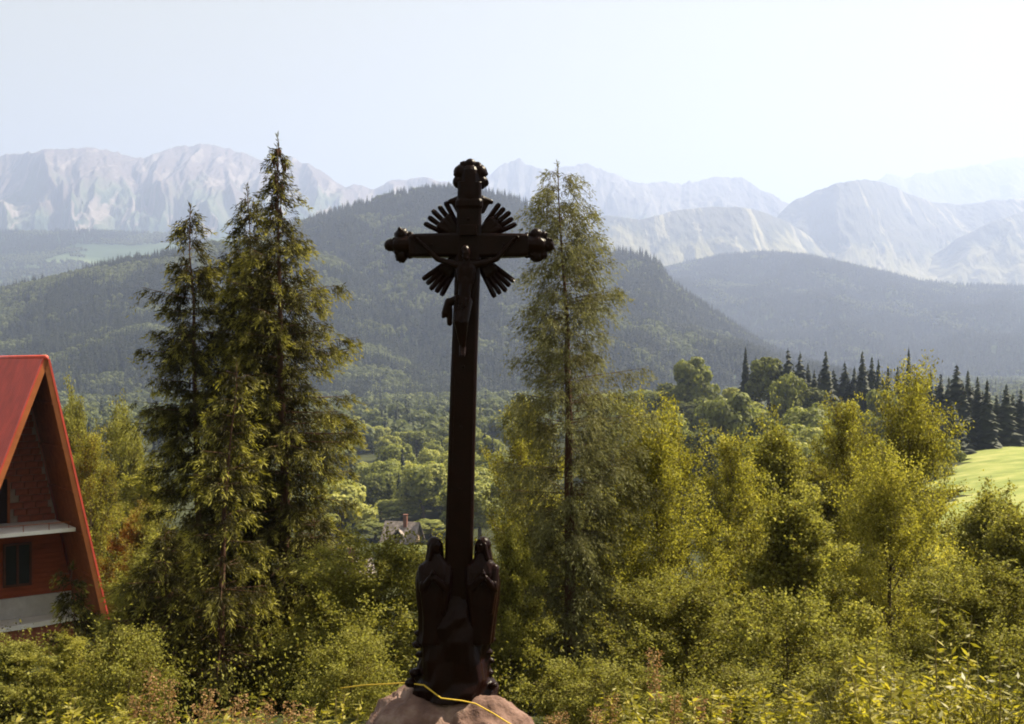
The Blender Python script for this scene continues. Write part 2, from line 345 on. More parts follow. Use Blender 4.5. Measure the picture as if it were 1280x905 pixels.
def make_broadleaf(H, R, base, K, per, ls, m, bark, width=0.6, spray=0.5, up=0.5, shape=1.0, tr=0.02, seed=0, cr=0.16, droop=0.0):
    """returns trunk mesh, crown mesh; H height, R crown radius, base crown base fraction, K sprays, per leaves each"""
    global rng
    rng = np.random.default_rng(seed)
    T = Tube()
    nn = 10; zz = np.linspace(0, 1, nn)
    wob = np.cumsum(rng.normal(0, 0.012*H, (nn, 2)), 0); wob[0] = 0
    tp = np.column_stack([wob[:, 0], wob[:, 1], zz*H*0.93]); T.add(tp, tr*H*(1-zz*0.85), 8)
    C = []; D = []; TN = []
    for k in range(K):
        h = base+(1-base)*((k+rng.random())/K)
        t = (h-base)/(1-base)
        prof = (1-abs(2*t*0.93-0.86)**2.6)**0.5 if shape == 2 else (max(0.05, math.sin(PI*min(1, (t*0.80+0.17))))**0.6)*(1-t**3*0.35)
        rr = R*prof*rng.uniform(0.45, 1.12)*(0.7 if rng.random() < 0.25 else 1)
        az = k*2.399+rng.normal(0, 0.5)
        hb = max(0.06, h-rng.uniform(0.08, 0.22)*up*1.6)
        p0 = np.array([np.interp(hb*H, tp[:, 2], tp[:, 0]), np.interp(hb*H, tp[:, 2], tp[:, 1]), hb*H])
        p2 = np.array([p0[0]+math.cos(az)*rr, p0[1]+math.sin(az)*rr, h*H+rng.normal(0, 0.02)*H])
        p1 = (p0+p2)/2+np.array([0, 0, -0.06*H*up+0.1*rr])
        ts = np.linspace(0, 1, 6)[:, None]
        bp = (1-ts)**2*p0+2*ts*(1-ts)*p1+ts**2*p2
        T.add(bp, tr*H*0.33*(1-h*0.5)*(1-np.linspace(0, 1, 6)*0.85), 4)
        bd = unit((p2-p1)[None])[0]
        n = int(per*rng.uniform(0.6, 1.3))
        # secondary sprays along the branch
        ns = 7
        tt = np.clip(1-abs(rng.normal(0, spray*0.55, ns)), 0.15, 1)[:, None]
        sp0 = (1-tt)**2*p0+2*tt*(1-tt)*p1+tt**2*p2
        sd = unit(bd[None]*0.7+rng.normal(0, 0.6, (ns, 3))+np.array([0, 0, 0.35*up-droop]))
        sl = cr*R*rng.uniform(0.8, 2.4, ns)
        which = rng.integers(0, ns, n); a = rng.random(n)
        c = sp0[which]+sd[which]*(sl[which]*a)[:, None]+rng.normal(0, 1, (n, 3))*(cr*R*0.30)*np.array([1, 1, 0.75])
        C.append(c); D.append(unit(sd[which]*0.6+rng.normal(0, 0.7, (n, 3))+np.array([0, 0, -0.25-droop])))
        TN.append(np.clip(rng.normal(0.45, 0.22, n)+rng.normal(0, 0.12), 0, 1))
        for q in range(ns):
            T.add(np.stack([sp0[q], sp0[q]+sd[q]*sl[q]]), [tr*H*0.07, tr*H*0.02], 3)
    c = np.concatenate(C); d = np.concatenate(D); tn = np.concatenate(TN)
    V, f = leaf_quads(c, d, ls*rng.uniform(0.6, 1.25, len(c)), width)
    return T.mesh('trunk', bark), mesh_np('crown', V, [f], m, tint=tn)

def make_round(H, R, K, per, ls, m, bark, seed, cr=0.3):
    global rng
    rng = np.random.default_rng(seed); T = Tube()
    T.add([[0, 0, 0], [0.1*R, 0, H*0.4], [0, 0, H*0.8]], [0.03*H, 0.02*H, 0.006*H], 6)
    u = unit(rng.normal(size=(K, 3))); u[:, 2] = np.where(u[:, 2] < -0.5, -u[:, 2], u[:, 2])
    cc = u*rng.uniform(0.35, 0.82, K)[:, None]*np.array([R, R, H*0.46])+np.array([0, 0, H*0.50])
    r = R*cr*rng.uniform(0.6, 1.35, K)
    for k in range(0, K, 3): T.add([[0, 0, H*0.3], list(cc[k]*[0.5, 0.5, 0.9]), list(cc[k])], [0.008*H, 0.006*H, 0.002*H], 3)
    w_ = np.repeat(np.arange(K), per); n = len(w_)
    q = unit(rng.normal(size=(n, 3))+u[w_]*0.7+[0, 0, 0.3])
    c = cc[w_]+q*(r[w_]*rng.uniform(0.75, 1.12, n))[:, None]*np.array([1, 1, 0.85])
    V, f = leaf_quads(c, np.cross(q, rng.normal(size=(n, 3))), ls*rng.uniform(0.6, 1.3, n), 0.85, 0.15, q+rng.normal(0, 0.35, (n, 3)))
    tn = np.clip(0.45+rng.normal(0, 0.10, K)[w_]+rng.normal(0, 0.13, n), 0, 1)
    return T.mesh('trunk', bark), mesh_np('crown', V, [f], m, tint=tn)

def make_spruce(H, prof, seed, dens=1.0, needle=0.085, twstep=0.042, gap=0.1, droop=0.38, m=None, bark=None, base=0.03, wh=0.165, trunk=0.013, fresh=1.0, nper=25, bunch=1.05, st0=0.08, hang=0.3, wid=0.19, brad=1.0):
    """prof(t) -> radius in metres at height fraction t"""
    global rng
    rng = np.random.default_rng(seed)
    T = Tube(); zz = np.linspace(0, 1, 12)
    lean = np.cumsum(rng.normal(0, 0.006*H, (12, 2)), 0)*zz[:, None]
    tp = np.column_stack([lean, zz*H]); T.add(tp, np.maximum(trunk*H*(1-zz), 0.006), 8)
    Cs = []; Ds = []; Ts = []; Ls = []
    z = base*H
    while z < H*0.985:
        t = z/H; nb = rng.integers(5, 8) if t < 0.9 else 4
        az0 = rng.random()*6.28
        for b in range(nb):
            if rng.random() < gap: continue
            L = prof(t)*(rng.uniform(0.5, 1.1) if rng.random() < 0.8 else rng.uniform(1.1, 1.5))
            az = az0+b*2*PI/nb+rng.normal(0, 0.25); zb = z+rng.normal(0, wh*0.3)
            if zb > H*0.99: continue
            o = np.array([np.interp(zb, tp[:, 2], tp[:, 0]), np.interp(zb, tp[:, 2], tp[:, 1]), zb])
            out = np.array([math.cos(az), math.sin(az), 0])
            ns = max(4, int(L/0.12)); s = np.linspace(0, 1, ns)
            dr = droop*(1.0-t*1.15)*rng.uniform(0.6, 1.4)
            zc = L*((0.25*t+0.02)*s-dr*(s**1.3)*1.0+0.25*dr*s**4)
            pts = o+out*(L*s)[:, None]; pts[:, 2] += zc
            T.add(pts, np.maximum(0.008*L*(1-s)+0.0025, 0.0025)*brad, 4)
            # twigs
            nt_ = max(3, int(L/twstep*dens)); st = np.sort(rng.uniform(st0, 1.0, nt_)); side = rng.choice([-1, 1], nt_)
            bp = np.stack([np.interp(st, s, pts[:, i]) for i in range(3)], 1)
            tl = (0.13+0.30*L*(1-st)**0.7*0.6+0.16*rng.random(nt_))*rng.uniform(0.6, 1.2, nt_)*bunch
            perp = np.array([-out[1], out[0], 0])
            td = unit(out*rng.uniform(0.5, 1.0, nt_)[:, None]+perp*(side*rng.uniform(0.25, 1.0, nt_))[:, None]+np.array([0, 0, -1.0])*rng.uniform(0.1, 0.95, nt_)[:, None]*(0.35+droop+hang))
            k = nper; a = rng.random((nt_, k))
            c = bp[:, None]+td[:, None]*(tl[:, None]*a)[..., None]
            c = c+rng.normal(0, 0.02, c.shape)+np.array([0, 0, -1.0])*(a*a*tl[:, None]*0.35)[..., None]
            dd = td[:, None]*0.9+rng.normal(0, 0.42, c.shape)+np.array([0, 0, -0.2])
            Cs.append(c.reshape(-1, 3)); Ds.append(dd.reshape(-1, 3))
            tt = np.clip(0.10+0.34*st[:, None]+(a**2.5)*0.65*fresh*(0.3+0.7*st[:, None])+rng.normal(0, 0.045, (nt_, k))+rng.normal(0, 0.07, (nt_, 1)), 0, 1)
            Ts.append(tt.ravel()); Ls.append(np.full(nt_*k, needle))
        z += wh*rng.uniform(0.75, 1.25)*(1.0 if t < 0.9 else 0.7)
    # leader
    n = 40; a = rng.random(n); Cs.append(np.column_stack([np.full(n, tp[-1, 0]), np.full(n, tp[-1, 1]), H*(0.97+0.035*a)])+rng.normal(0, 0.01, (n, 3))); Ds.append(rng.normal(0, 0.5, (n, 3))+[0, 0, 0.8]); Ts.append(np.full(n, 0.5)); Ls.append(np.full(n, needle))
    c = np.concatenate(Cs); d = np.concatenate(Ds); tn = np.concatenate(Ts); ln = np.concatenate(Ls)*rng.uniform(0.7, 1.25, len(c))
    V, f = leaf_quads(c, d, ln, wid, 0.1)
    return T.mesh('trunk', bark), mesh_np('crown', V, [f], m, tint=tn)

def tree_thing(name, meshes, label, cat, loc, rz=0, scale=(1, 1, 1), group=None):
    t = thing(name, label, cat, loc, rz, group); t.scale = scale
    link('trunk', meshes[0], t); link('crown', meshes[1], t)
    return t
def place(name, meshes, H0, R0, px, ytop, d, wpx, label, cat='tree', rz=None, group=None, base=None):
    """put a tree whose top shows at row ytop at distance d, wpx wide in photo pixels"""
    x = (px-640)/F*d; zt = (HY-ytop)/F*d; zg = gzf(x, d)-0.1 if base is None else base
    H = max(zt-zg, 0.5); R = wpx/2/F*d
    s = (R/R0, R/R0, H/H0)
    return tree_thing(name, meshes, label, cat, (x, d, zg), rng.random()*6.28 if rz is None else rz, s, group)

# ---- the three big spruces
def prof_a(t):   # tall ragged one, very narrow spire
    return float(np.interp(t, [0, 0.25, 0.5, 0.62, 0.72, 0.80, 0.87, 0.93, 1.0], [1.25, 1.25, 1.15, 1.0, 0.82, 0.55, 0.27, 0.14, 0.07]))
def prof_b(t):
    return float(np.interp(t, [0, 0.3, 0.6, 0.8, 0.92, 1.0], [1.2, 1.1, 0.84, 0.60, 0.30, 0.10]))
def spruce_cones(px, d):
    t = [o for o in COL.objects if o.name.startswith('spruce_tree') and o.parent is None][-1]
    crown = [c for c in t.children if c.name.startswith('crown')][0]
    H = max(v.co.z for v in [c for c in t.children if c.name.startswith('trunk')][0].data.vertices); r = random.Random(3); T = Tube()
    tv = np.array([v.co[:] for v in [c for c in t.children if c.name.startswith('trunk')][0].data.vertices][:96]).reshape(12, 8, 3).mean(1)
    for k in range(34):
        z = H*(0.985-0.12*r.random()**1.2); a = r.random()*6.28; q = 0.03+0.10*r.random()
        x0 = np.interp(z, tv[:, 2], tv[:, 0])+math.cos(a)*q; y0 = np.interp(z, tv[:, 2], tv[:, 1])+math.sin(a)*q
        T.add([[x0, y0, z], [x0, y0, z-0.03], [x0*1.01, y0, z-0.09], [x0*1.01, y0, z-0.14]], [0.006, 0.02, 0.021, 0.006], 6)
    link('cones', T.mesh('cones', M['bark']), t)
def spruce_at(px, ytop, d, prof, seed, label, ybase=None, rz=0, **kw):
    x = (px-640)/F*d; zg = gzf(x, d)-0.1; H = (HY-ytop)/F*d-zg
    ms = make_spruce(H, prof, seed, m=M['spruce'], bark=M['bark'], **kw)
    return tree_thing('spruce_tree', ms, label, 'tree', (x, d, zg), rz)
spruce_at(353, 172, 18.0, prof_a, 101, 'tallest ragged spruce with a thin bare spire, right of its cluster', gap=0.2)
spruce_cones(353, 18.0)
spruce_at(308, 232, 18.8, prof_b, 102, 'middle dark spruce of the tall cluster, with a spindly top', gap=0.12)
spruce_at(253, 258, 18.3, prof_b, 103, 'leftmost dark spruce of the tall cluster, with a bushy top', gap=0.2)
spruce_at(275, 450, 15.2, lambda t: 0.95*(1-t)**0.75+0.05, 104, 'small bright-tipped young spruce standing before the tall cluster', gap=0.15, wh=0.26, fresh=1.6)
spruce_at(90, 705, 17.0, lambda t: 0.75*(1-t)**0.8+0.06, 105, 'little spruce with drooping tips before the red-roofed house', gap=0.15, wh=0.28, fresh=1.5)
spruce_at(205, 660, 15.6, lambda t: 1.1*(1-t)**0.7+0.06, 106, 'low dark spruce at the left foot of the tall cluster', gap=0.1)
spruce_at(395, 640, 16.5, lambda t: 0.9*(1-t)**0.7+0.06, 107, 'low dark spruce at the right foot of the tall cluster', gap=0.1)
# ---- the larch
def prof_l(t): return float(np.interp(t, [0, 0.15, 0.35, 0.55, 0.7, 0.82, 0.93, 1.0], [0.9, 0.95, 1.0, 0.95, 0.74, 0.56, 0.42, 0.14]))
x = (712-640)/F*16; zg = gzf(x, 16.)-0.1; Hl = (HY-200)/F*16-zg
ms = make_spruce(Hl, prof_l, 120, dens=1.45, needle=0.065, twstep=0.036, gap=0.16, droop=0.10, st0=0.22, hang=0.9, bunch=1.2, wid=0.2, brad=0.6, m=M['larch'], bark=M['bark'], base=0.12, wh=0.14, trunk=0.0135, nper=15, fresh=0.8)
tree_thing('larch_tree', ms, 'tall slender larch with feathery pale green sprays beside the cross', 'tree', (x, 16., zg))

# ---- near broadleaf protos (height, radius)
W3 = (make_broadleaf(6.0, 2.3, 0.1, 90, 720, 0.07, M['willow'], M['greybark'], 0.5, 0.75, 1.0, 1, 0.013, 211, 0.14, 0.15), 6.0, 2.3)
W1 = (make_broadleaf(6.0, 1.7, 0.12, 85, 640, 0.075, M['willow'], M['greybark'], 0.42, 0.7, 0.9, 1, 0.012, 201, 0.15), 6.0, 1.7)
W2 = (make_broadleaf(7.0, 1.6, 0.15, 80, 640, 0.08, M['willow'], M['greybark'], 0.5, 0.6, 1.1, 1, 0.012, 202, 0.15), 7.0, 1.6)
A1 = (make_broadleaf(4.5, 1.6, 0.08, 70, 820, 0.062, M['alder'], M['greybark'], 0.7, 0.7, 1.0, 1, 0.014, 203, 0.15), 4.5, 1.6)
A2 = (make_broadleaf(4.0, 1.8, 0.06, 75, 820, 0.06, M['alder'], M['greybark'], 0.7, 0.8, 0.8, 2, 0.013, 204, 0.15), 4.0, 1.8)
S1 = (make_broadleaf(1.6, 0.9, 0.03, 50, 420, 0.042, M['alder'], M['greybark'], 0.7, 0.8, 0.8, 2, 0.012, 205, 0.2), 1.6, 0.9)
def bl(pr, px, yt, d, wpx, label, cat='tree', name='broadleaf_tree', group=None, rz=None):
    return place(name, pr[0], pr[1], pr[2], px, yt, d, wpx, label, cat, rz, group)
bl(W3, 830, 510, 16.5, 235, 'yellow-green feathery willow just right of the larch', name='willow_tree')
bl(W3, 1125, 468, 25, 215, 'tallest yellow-green willow below the spruce row, pointed top', name='willow_tree')
bl(W1, 1062, 505, 27, 150, 'narrow yellow-green willow left of the tallest willow', name='willow_tree')
bl(A1, 980, 535, 26, 190, 'dull green alder between the two tall willows')
bl(W1, 908, 548, 24, 160, 'slim willow filling the gap right of the feathery willow', name='willow_tree')
bl(A1, 1225, 618, 22, 200, 'wide pale green alder below the bright meadow')
bl(A1, 1275, 640, 18, 190, 'alder at the right edge under the meadow')
bl(W3, 1120, 570, 17.5, 240, 'dark-stemmed willow in shade below the tallest willow', name='willow_tree')
bl(A1, 985, 620, 15.5, 230, 'broad alder thicket low between the willows')
bl(W1, 655, 505, 27, 150, 'yellow willow showing between cross and larch', name='willow_tree')
bl(W2, 770, 600, 21, 160, 'shaded willow behind the larch trunk', name='willow_tree')
bl(A1, 705, 640, 19, 200, 'dark alder behind the foot of the larch')
bl(A1, 640, 660, 15, 120, 'narrow shaded alder right behind the mourning figures')
bl(A2, 470, 684, 14.5, 240, 'sunlit alder thicket left of the mourning figures')
bl(A1, 402, 705, 15.5, 140, 'alder standing at the right foot of the dark spruces')
bl(A2, 560, 690, 17.5, 170, 'sunlit alder seen behind the statue group')
# trees between the house and the spruces
bl(W1, 118, 545, 44, 130, 'bright yellow-green willow close right of the house roof', name='willow_tree')
bl(W2, 172, 583, 54, 130, 'sunlit willow in front of the left spruces', name='willow_tree')
bl(A1, 95, 498, 62, 90, 'pale green alder peeking over the house roof edge')
bl(A2, 150, 530, 70, 120, 'round olive tree behind the sunlit willows')
bl(A1, 168, 640, 34, 120, 'leafy alder by the right corner of the house')
bl(A2, 190, 690, 24, 150, 'shaded alder beneath the left spruce boughs')
# bushes along the bottom
BU = [(A1, 22, 800, 13.5, 150, 'loose leafy bush in the bottom left corner below the house'), (W2, 88, 795, 13, 110, 'yellowish loose bush below the house terrace'), (S1, 150, 800, 11.5, 150, 'low leafy bush beneath the little spruce'),
      (S1, 430, 800, 11, 140, 'sunlit shrub left of the boulder'),
      (S1, 735, 830, 11, 150, 'shaded shrub at the foot of the larch'), (A2, 860, 735, 12.5, 230, 'bright leafy shrub below the feathery willow'),
      (S1, 975, 760, 11.5, 210, 'pale leafy shrub low in the middle of the thicket'), (A2, 1225, 715, 13, 240, 'wide leafy shrub at the right edge of the thicket'),
      (S1, 1090, 830, 10.5, 190, 'shrub among yellow weeds at lower right'), (S1, 800, 840, 10, 170, 'low shrub among brown weed stalks'), (S1, 920, 850, 9.5, 180, 'bright low shrub at the bottom, right of the weed stalks')]
for pr, px, yt, d, wp, lb in BU: bl(pr, px, yt, d, wp, lb, 'bush', 'leafy_bush')

# ---- mid distance: valley trees, each a thing
MB = [(make_round(12, 5.0, 46, 110, 0.62, M['midleaf'], M['greybark'], 301+i, 0.30), 12, 5.0) for i in range(4)]
def far_spruce_mesh(H, R, seed, whorls, nb, m, tri=0.9, nm='crown'):
    r = np.random.default_rng(seed); V = []; Fq = []; tn = []; n = 0
    for i in range(whorls):
        t = i/whorls; z = H*(0.08+0.92*t); rad = R*(1-t)**0.85*r.uniform(0.75, 1.15)+0.03*R
        for b in range(nb if t < 0.8 else max(4, nb//2)):
            az = r.random()*6.28; L = rad*r.uniform(0.7, 1.2); wd = L*0.42*tri+0.04*R
            o = np.array([math.cos(az), math.sin(az), 0]); p = np.array([-o[1], o[0], 0])
            z0 = z+r.normal(0, H*0.01)
            V += [[0, 0, z0+H*0.05*(1-t*0.6)], list(o*L*0.55+p*wd+[0, 0, z0-L*0.2]), list(o*L+[0, 0, z0-L*r.uniform(0.3, 0.55)]), list(o*L*0.55-p*wd+[0, 0, z0-L*0.2])]
            Fq.append([n, n+1, n+2, n+3]); n += 4; tn.append(np.clip(r.normal(0.45, 0.2), 0, 1))
    V += [[-0.02*R, 0, H*0.95], [0.02*R, 0, H*0.95], [0.0, 0.02*R, H*1.03], [0, -0.02*R, H*1.0]]; Fq.append([n, n+1, n+2, n+3]); tn.append(0.4)
    return mesh_np(nm, np.array(V), [np.array(Fq)], m, tint=np.array(tn))
def pole_mesh(H, r0, m):
    T = Tube(); T.add([[0, 0, 0], [0, 0, H*0.5], [0, 0, H*0.97]], [r0, r0*0.6, 0.02], 6); return T.mesh('trunk', m)
MS = [((pole_mesh(16, 0.2, M['bark']), far_spruce_mesh(16, 2.6, 320+i, 34, 12, M['farspruce'])), 16, 2.6) for i in range(3)]
MS += [((pole_mesh(16, 0.2, M['bark']), far_spruce_mesh(16, 3.2, 330+i, 24, 11, M['farspruce'], 1.2)), 16, 2.6) for i in range(2)]
rng = np.random.default_rng(55)
LATER = []
def mt(kind, px, yt, d, wpx, label, group=None, h=None):
    x = (px-640)/F*d
    pr = (MS if kind == 's' else MB)[rng.integers(0, 5 if kind == 's' else 4)]
    zg = gzf(x, d); zt = (HY-yt)/F*d
    base = min(zg, zt-2) if h is None else zt-h
    return place('spruce_tree' if kind == 's' else 'broadleaf_tree', pr[0], pr[1], pr[2], px, yt, d, wpx, label, 'tree', None, group, base=min(base, zg))
GR = 'dark spruces in the row on the right ridge'
BK = 'spruces standing behind the ridge row'
for i, (px, yt, wp, d) in enumerate([(975, 452, 34, 272), (992, 458, 34, 275), (1010, 455, 34, 270), (1024, 466, 30, 268), (1042, 462, 34, 262), (1056, 452, 30, 262), (1085, 462, 40, 255), (1104, 470, 36, 250), (1130, 468, 36, 245), (1146, 465, 30, 240), (1158, 476, 34, 235), (1170, 480, 36, 232), (1184, 486, 36, 228), (1200, 478, 36, 224), (1216, 482, 36, 220), (1228, 488, 34, 216), (1246, 492, 30, 214), (1266, 492, 34, 216)]):
    BACK = (px, yt, wp, d)
    LATER.append(BACK)
ORD = ['first', 'second', 'third', 'fourth', 'fifth', 'sixth', 'seventh', 'eighth', 'ninth', 'tenth', 'eleventh', 'twelfth', 'thirteenth', 'fourteenth', 'fifteenth', 'sixteenth', 'seventeenth', 'eighteenth', 'nineteenth', 'twentieth', 'twenty-first', 'twenty-second']
RX = sorted([985, 1000, 1032, 1018, 1078, 1090, 1068, 1110, 1122, 1098, 1163, 1176, 1186, 1196, 1210, 1222, 1234, 1204, 1190, 1060, 1150, 1174])
for i, (px, yt, wp, d) in enumerate([(985, 436, 26, 262), (1000, 440, 22, 268), (1032, 437, 24, 255), (1018, 462, 18, 262), (1078, 438, 26, 245), (1090, 445, 20, 250), (1068, 458, 18, 252), (1110, 456, 18, 240), (1122, 458, 20, 236), (1098, 449, 18, 246),
        (1163, 464, 20, 226), (1176, 466, 20, 224), (1186, 470, 18, 222), (1196, 455, 34, 215), (1210, 462, 26, 212), (1222, 470, 26, 208), (1234, 474, 26, 205), (1204, 480, 30, 206), (1190, 500, 34, 200), (1060, 470, 22, 252), (1150, 478, 22, 228), (1174, 510, 26, 205)]):
    lb = '%s pointed spruce counted from the left along the right ridge row' % ORD[RX.index(px)]
    wp *= 1.45
    if px == 1032: lb = 'isolated dark spruce standing clear in the gap of the ridge row'
    if px == 1078: lb = 'first tall dark spruce right of the gap in the ridge row'
    if px == 1196: lb = 'widest dark spruce at the meadow end of the ridge row'
    mt('s', px, yt, d, wp, lb, GR)
mt('s', 1258, 480, 210, 42, 'broad spruce standing alone behind the bright meadow')
mt('s', 1276, 486, 215, 30, 'spruce at the right edge behind the bright meadow')
mt('s', 1136, 434, 232, 26, 'spruce tip showing right behind the tallest willow')
mt('s', 932, 433, 280, 28, 'dark spruce beside the round green tree, left end of the ridge')
mt('s', 945, 445, 282, 24, 'smaller dark spruce touching the left-end ridge spruce')
mt('b', 866, 440, 300, 62, 'round dark crowned tree standing up against the blue ridge')
mt('b', 960, 440, 275, 60, 'round light green tree between dark spruces on the ridge')
mt('b', 1012, 480, 250, 60, 'light green tree at the foot of the spruce row')
mt('b', 918, 480, 225, 92, 'large dark round tree below the ridge spruces')
mt('b', 985, 462, 250, 50, 'pale green tree in front of the ridge spruces')
for px, yt, d, wp in [(1015, 500, 215, 90), (955, 510, 200, 80), (1055, 495, 230, 60), (890, 490, 260, 70), (845, 483, 300, 80), (800, 485, 330, 80), (780, 500, 300, 70), (830, 505, 250, 80), (880, 525, 200, 90), (1045, 530, 190, 80), (1105, 480, 230, 50), (1130, 500, 215, 50), (1160, 540, 180, 60), (1185, 545, 165, 40), (925, 545, 180, 80), (850, 520, 230, 60), (750, 500, 360, 60), (985, 540, 185, 80), (1170, 575, 160, 50), (1140, 520, 190, 60), (1090, 510, 210, 60), (815, 492, 360, 70), (870, 500, 290, 90), (765, 488, 400, 70), (900, 512, 240, 80), (935, 500, 260, 80), (1000, 520, 200, 90), (1030, 548, 175, 80), (790, 520, 260, 80), (960, 530, 195, 80)]:
    where = 'left of the round dark tree' if px < 840 else 'under the round dark tree' if px < 910 else 'below the paired spruces at the ridge end' if px < 975 else 'below the isolated ridge spruce' if px < 1050 else 'behind the tallest willow' if px < 1145 else 'at the left edge of the bright meadow'
    mt('b', px, yt, d, wp, '%s %s green leafy tree on the slope %s' % ('wide' if wp > 75 else 'small', 'upper' if yt < 508 else 'lower', where), 'leafy trees on the slope below the right ridge')
for px, yt, wp, d in LATER:
    mt('s', px, yt, d, wp, 'shaded spruce filling in behind the ridge row %s' % ('left of the gap' if px < 1045 else 'right of the gap' if px < 1140 else 'above the dark wood edge' if px < 1195 else 'above the bright meadow'), BK)
for px, yt, d, wp, lb in [(468, 652, 232, 62, 'green tree hiding the left end of the grey cottage'), (538, 648, 236, 66, 'green tree crowding the right end of the grey cottage'), (500, 622, 262, 74, 'broad green tree standing right behind the grey cottage'), (482, 676, 196, 58, 'green tree in front of the grey cottage, left'), (524, 680, 192, 60, 'green tree in front of the grey cottage, right'), (444, 640, 250, 66, 'green tree left of the cottage group'), (555, 618, 270, 70, 'green tree between the cottage and the cross shaft')]:
    mt('b', px, yt, d, wp, lb)
G2 = 'leafy trees crowding the valley floor'
mt('b', 497, 548, 330, 60, 'dark round tree in the valley above the small grey cottage')
mt('b', 530, 570, 262, 80, 'yellowish round tree in the valley beside the cross shaft')
for k in range(210):
    zone = rng.choice(4, p=[0.5, 0.10, 0.22, 0.18])
    a, b = [(405, 600), (592, 625), (735, 930), (60, 215)][zone]
    px = rng.uniform(a, b); d = 215+(rng.random()**1.3)*520
    x = (px-640)/F*d
    if 455 < px < 560 and d < 262: d += 55
    H = rng.uniform(8, 15); zt = gzf(x, d)+H
    yt = HY-zt/d*F
    zn = ['just right of the dark spruces' if px < 480 else 'just left of the cross', 'in the gap between cross and larch', 'behind the willows right of the larch', 'between the red-roofed house and the dark spruces'][zone]
    far = ['near', 'middle', 'far'][0 if d < 330 else 1 if d < 480 else 2]
    if rng.random() < 0.18: mt('s', px, yt-8, d, H*0.36/d*F, 'dark pointed spruce in the %s valley wood %s' % (far, zn), 'valley spruces '+zn)
    else: mt('b', px, yt, d, H*rng.uniform(0.75, 1.0)/d*F, 'round leafy tree in the %s valley wood %s' % (far, zn), 'valley leafy trees '+zn)

# ---- far woods as masses
src = bpy.data.collections.new('far_tree_kinds')
def srcobj(me): 
    o = bpy.data.objects.new(me.name, me); src.objects.link(o); return o
def blob_tree(seed, H, R, m):
    r = np.random.default_rng(seed); n = 260
    u = unit(r.normal(size=(n, 3))); rad = r.uniform(0.6, 1.0, n)[:, None]
    c = u*rad*np.array([R, R, H*0.36])+np.array([0, 0, H*0.6]); 
    global rng
    old = rng; rng = r
    V, f = leaf_quads(c, np.cross(u, r.normal(size=(n, 3))), np.full(n, R*0.5), 0.85, 0.1, u+r.normal(0, 0.35, (n, 3)))
    rng = old
    T = Tube(); T.add([[0, 0, 0], [0, 0, H*0.5]], [0.3, 0.2], 4)
    V2 = np.concatenate([V]+T.V); 
    return mesh_np('broadleaf_kind', V2, [f, np.concatenate(T.F)+len(V)], m, tint=np.concatenate([np.clip(r.normal(0.5, 0.2, n), 0, 1), np.zeros(4)]))
kinds = []
for i in range(3): kinds.append(far_spruce_mesh(22, 3.9, 400+i, 12, 8, M['farspruce'], 1.5, 'aaa_spruce_kind_%d' % i))
for i in range(2): kinds.append(blob_tree(410+i, 15, 6.0, M['farleaf']))
for i, me in enumerate(kinds): me.name = 'kind_%d' % i; srcobj(me)
def wood_nodes():
    ng = bpy.data.node_groups.new('scatter_wood', 'GeometryNodeTree')
    ng.interface.new_socket('Geometry', in_out='INPUT', socket_type='NodeSocketGeometry'); ng.interface.new_socket('Geometry', in_out='OUTPUT', socket_type='NodeSocketGeometry')
    gi = ng.nodes.new('NodeGroupInput'); go = ng.nodes.new('NodeGroupOutput')
    ci = ng.nodes.new('GeometryNodeCollectionInfo'); ci.inputs[0].default_value = src; ci.inputs[1].default_value = True; ci.inputs[2].default_value = True
    ip = ng.nodes.new('GeometryNodeInstanceOnPoints')
    def na(nm, ty):
        n = ng.nodes.new('GeometryNodeInputNamedAttribute'); n.data_type = ty; n.inputs[0].default_value = nm; return n
    a1 = na('scl', 'FLOAT_VECTOR'); a2 = na('rot', 'FLOAT_VECTOR'); a3 = na('idx', 'INT')
    e2r = ng.nodes.new('FunctionNodeEulerToRotation')
    L = ng.links.new
    L(gi.outputs[0], ip.inputs['Points']); L(ci.outputs[0], ip.inputs['Instance']); ip.inputs['Pick Instance'].default_value = True
    L(a3.outputs[0], ip.inputs['Instance Index']); L(a2.outputs[0], e2r.inputs[0]); L(e2r.outputs[0], ip.inputs['Rotation']); L(a1.outputs[0], ip.inputs['Scale'])
    L(ip.outputs[0], go.inputs[0])
    return ng
NG = wood_nodes()
def wood(name, pts, sc_, idx, label):
    n = len(pts); me = bpy.data.meshes.new(name); me.vertices.add(n); me.vertices.foreach_set('co', np.asarray(pts, np.float32).ravel())
    s = np.asarray(sc_, float)[:, None]*np.array([1, 1, 1.0])*rng.uniform(0.85, 1.2, (n, 3)); s[:, 1] = s[:, 0]
    r = np.zeros((n, 3)); r[:, 2] = rng.random(n)*6.28
    for nm, ty, v, key in (('scl', 'FLOAT_VECTOR', s, 'vector'), ('rot', 'FLOAT_VECTOR', r, 'vector'), ('idx', 'INT', idx, 'value')):
        at = me.attributes.new(nm, ty, 'POINT'); at.data.foreach_set(key, np.asarray(v, np.int32 if ty == 'INT' else np.float32).ravel())
    o = link(name, me, kind='stuff', label=label, category='woodland')
    md = o.modifiers.new('scatter', 'NODES'); md.node_group = NG
    return o
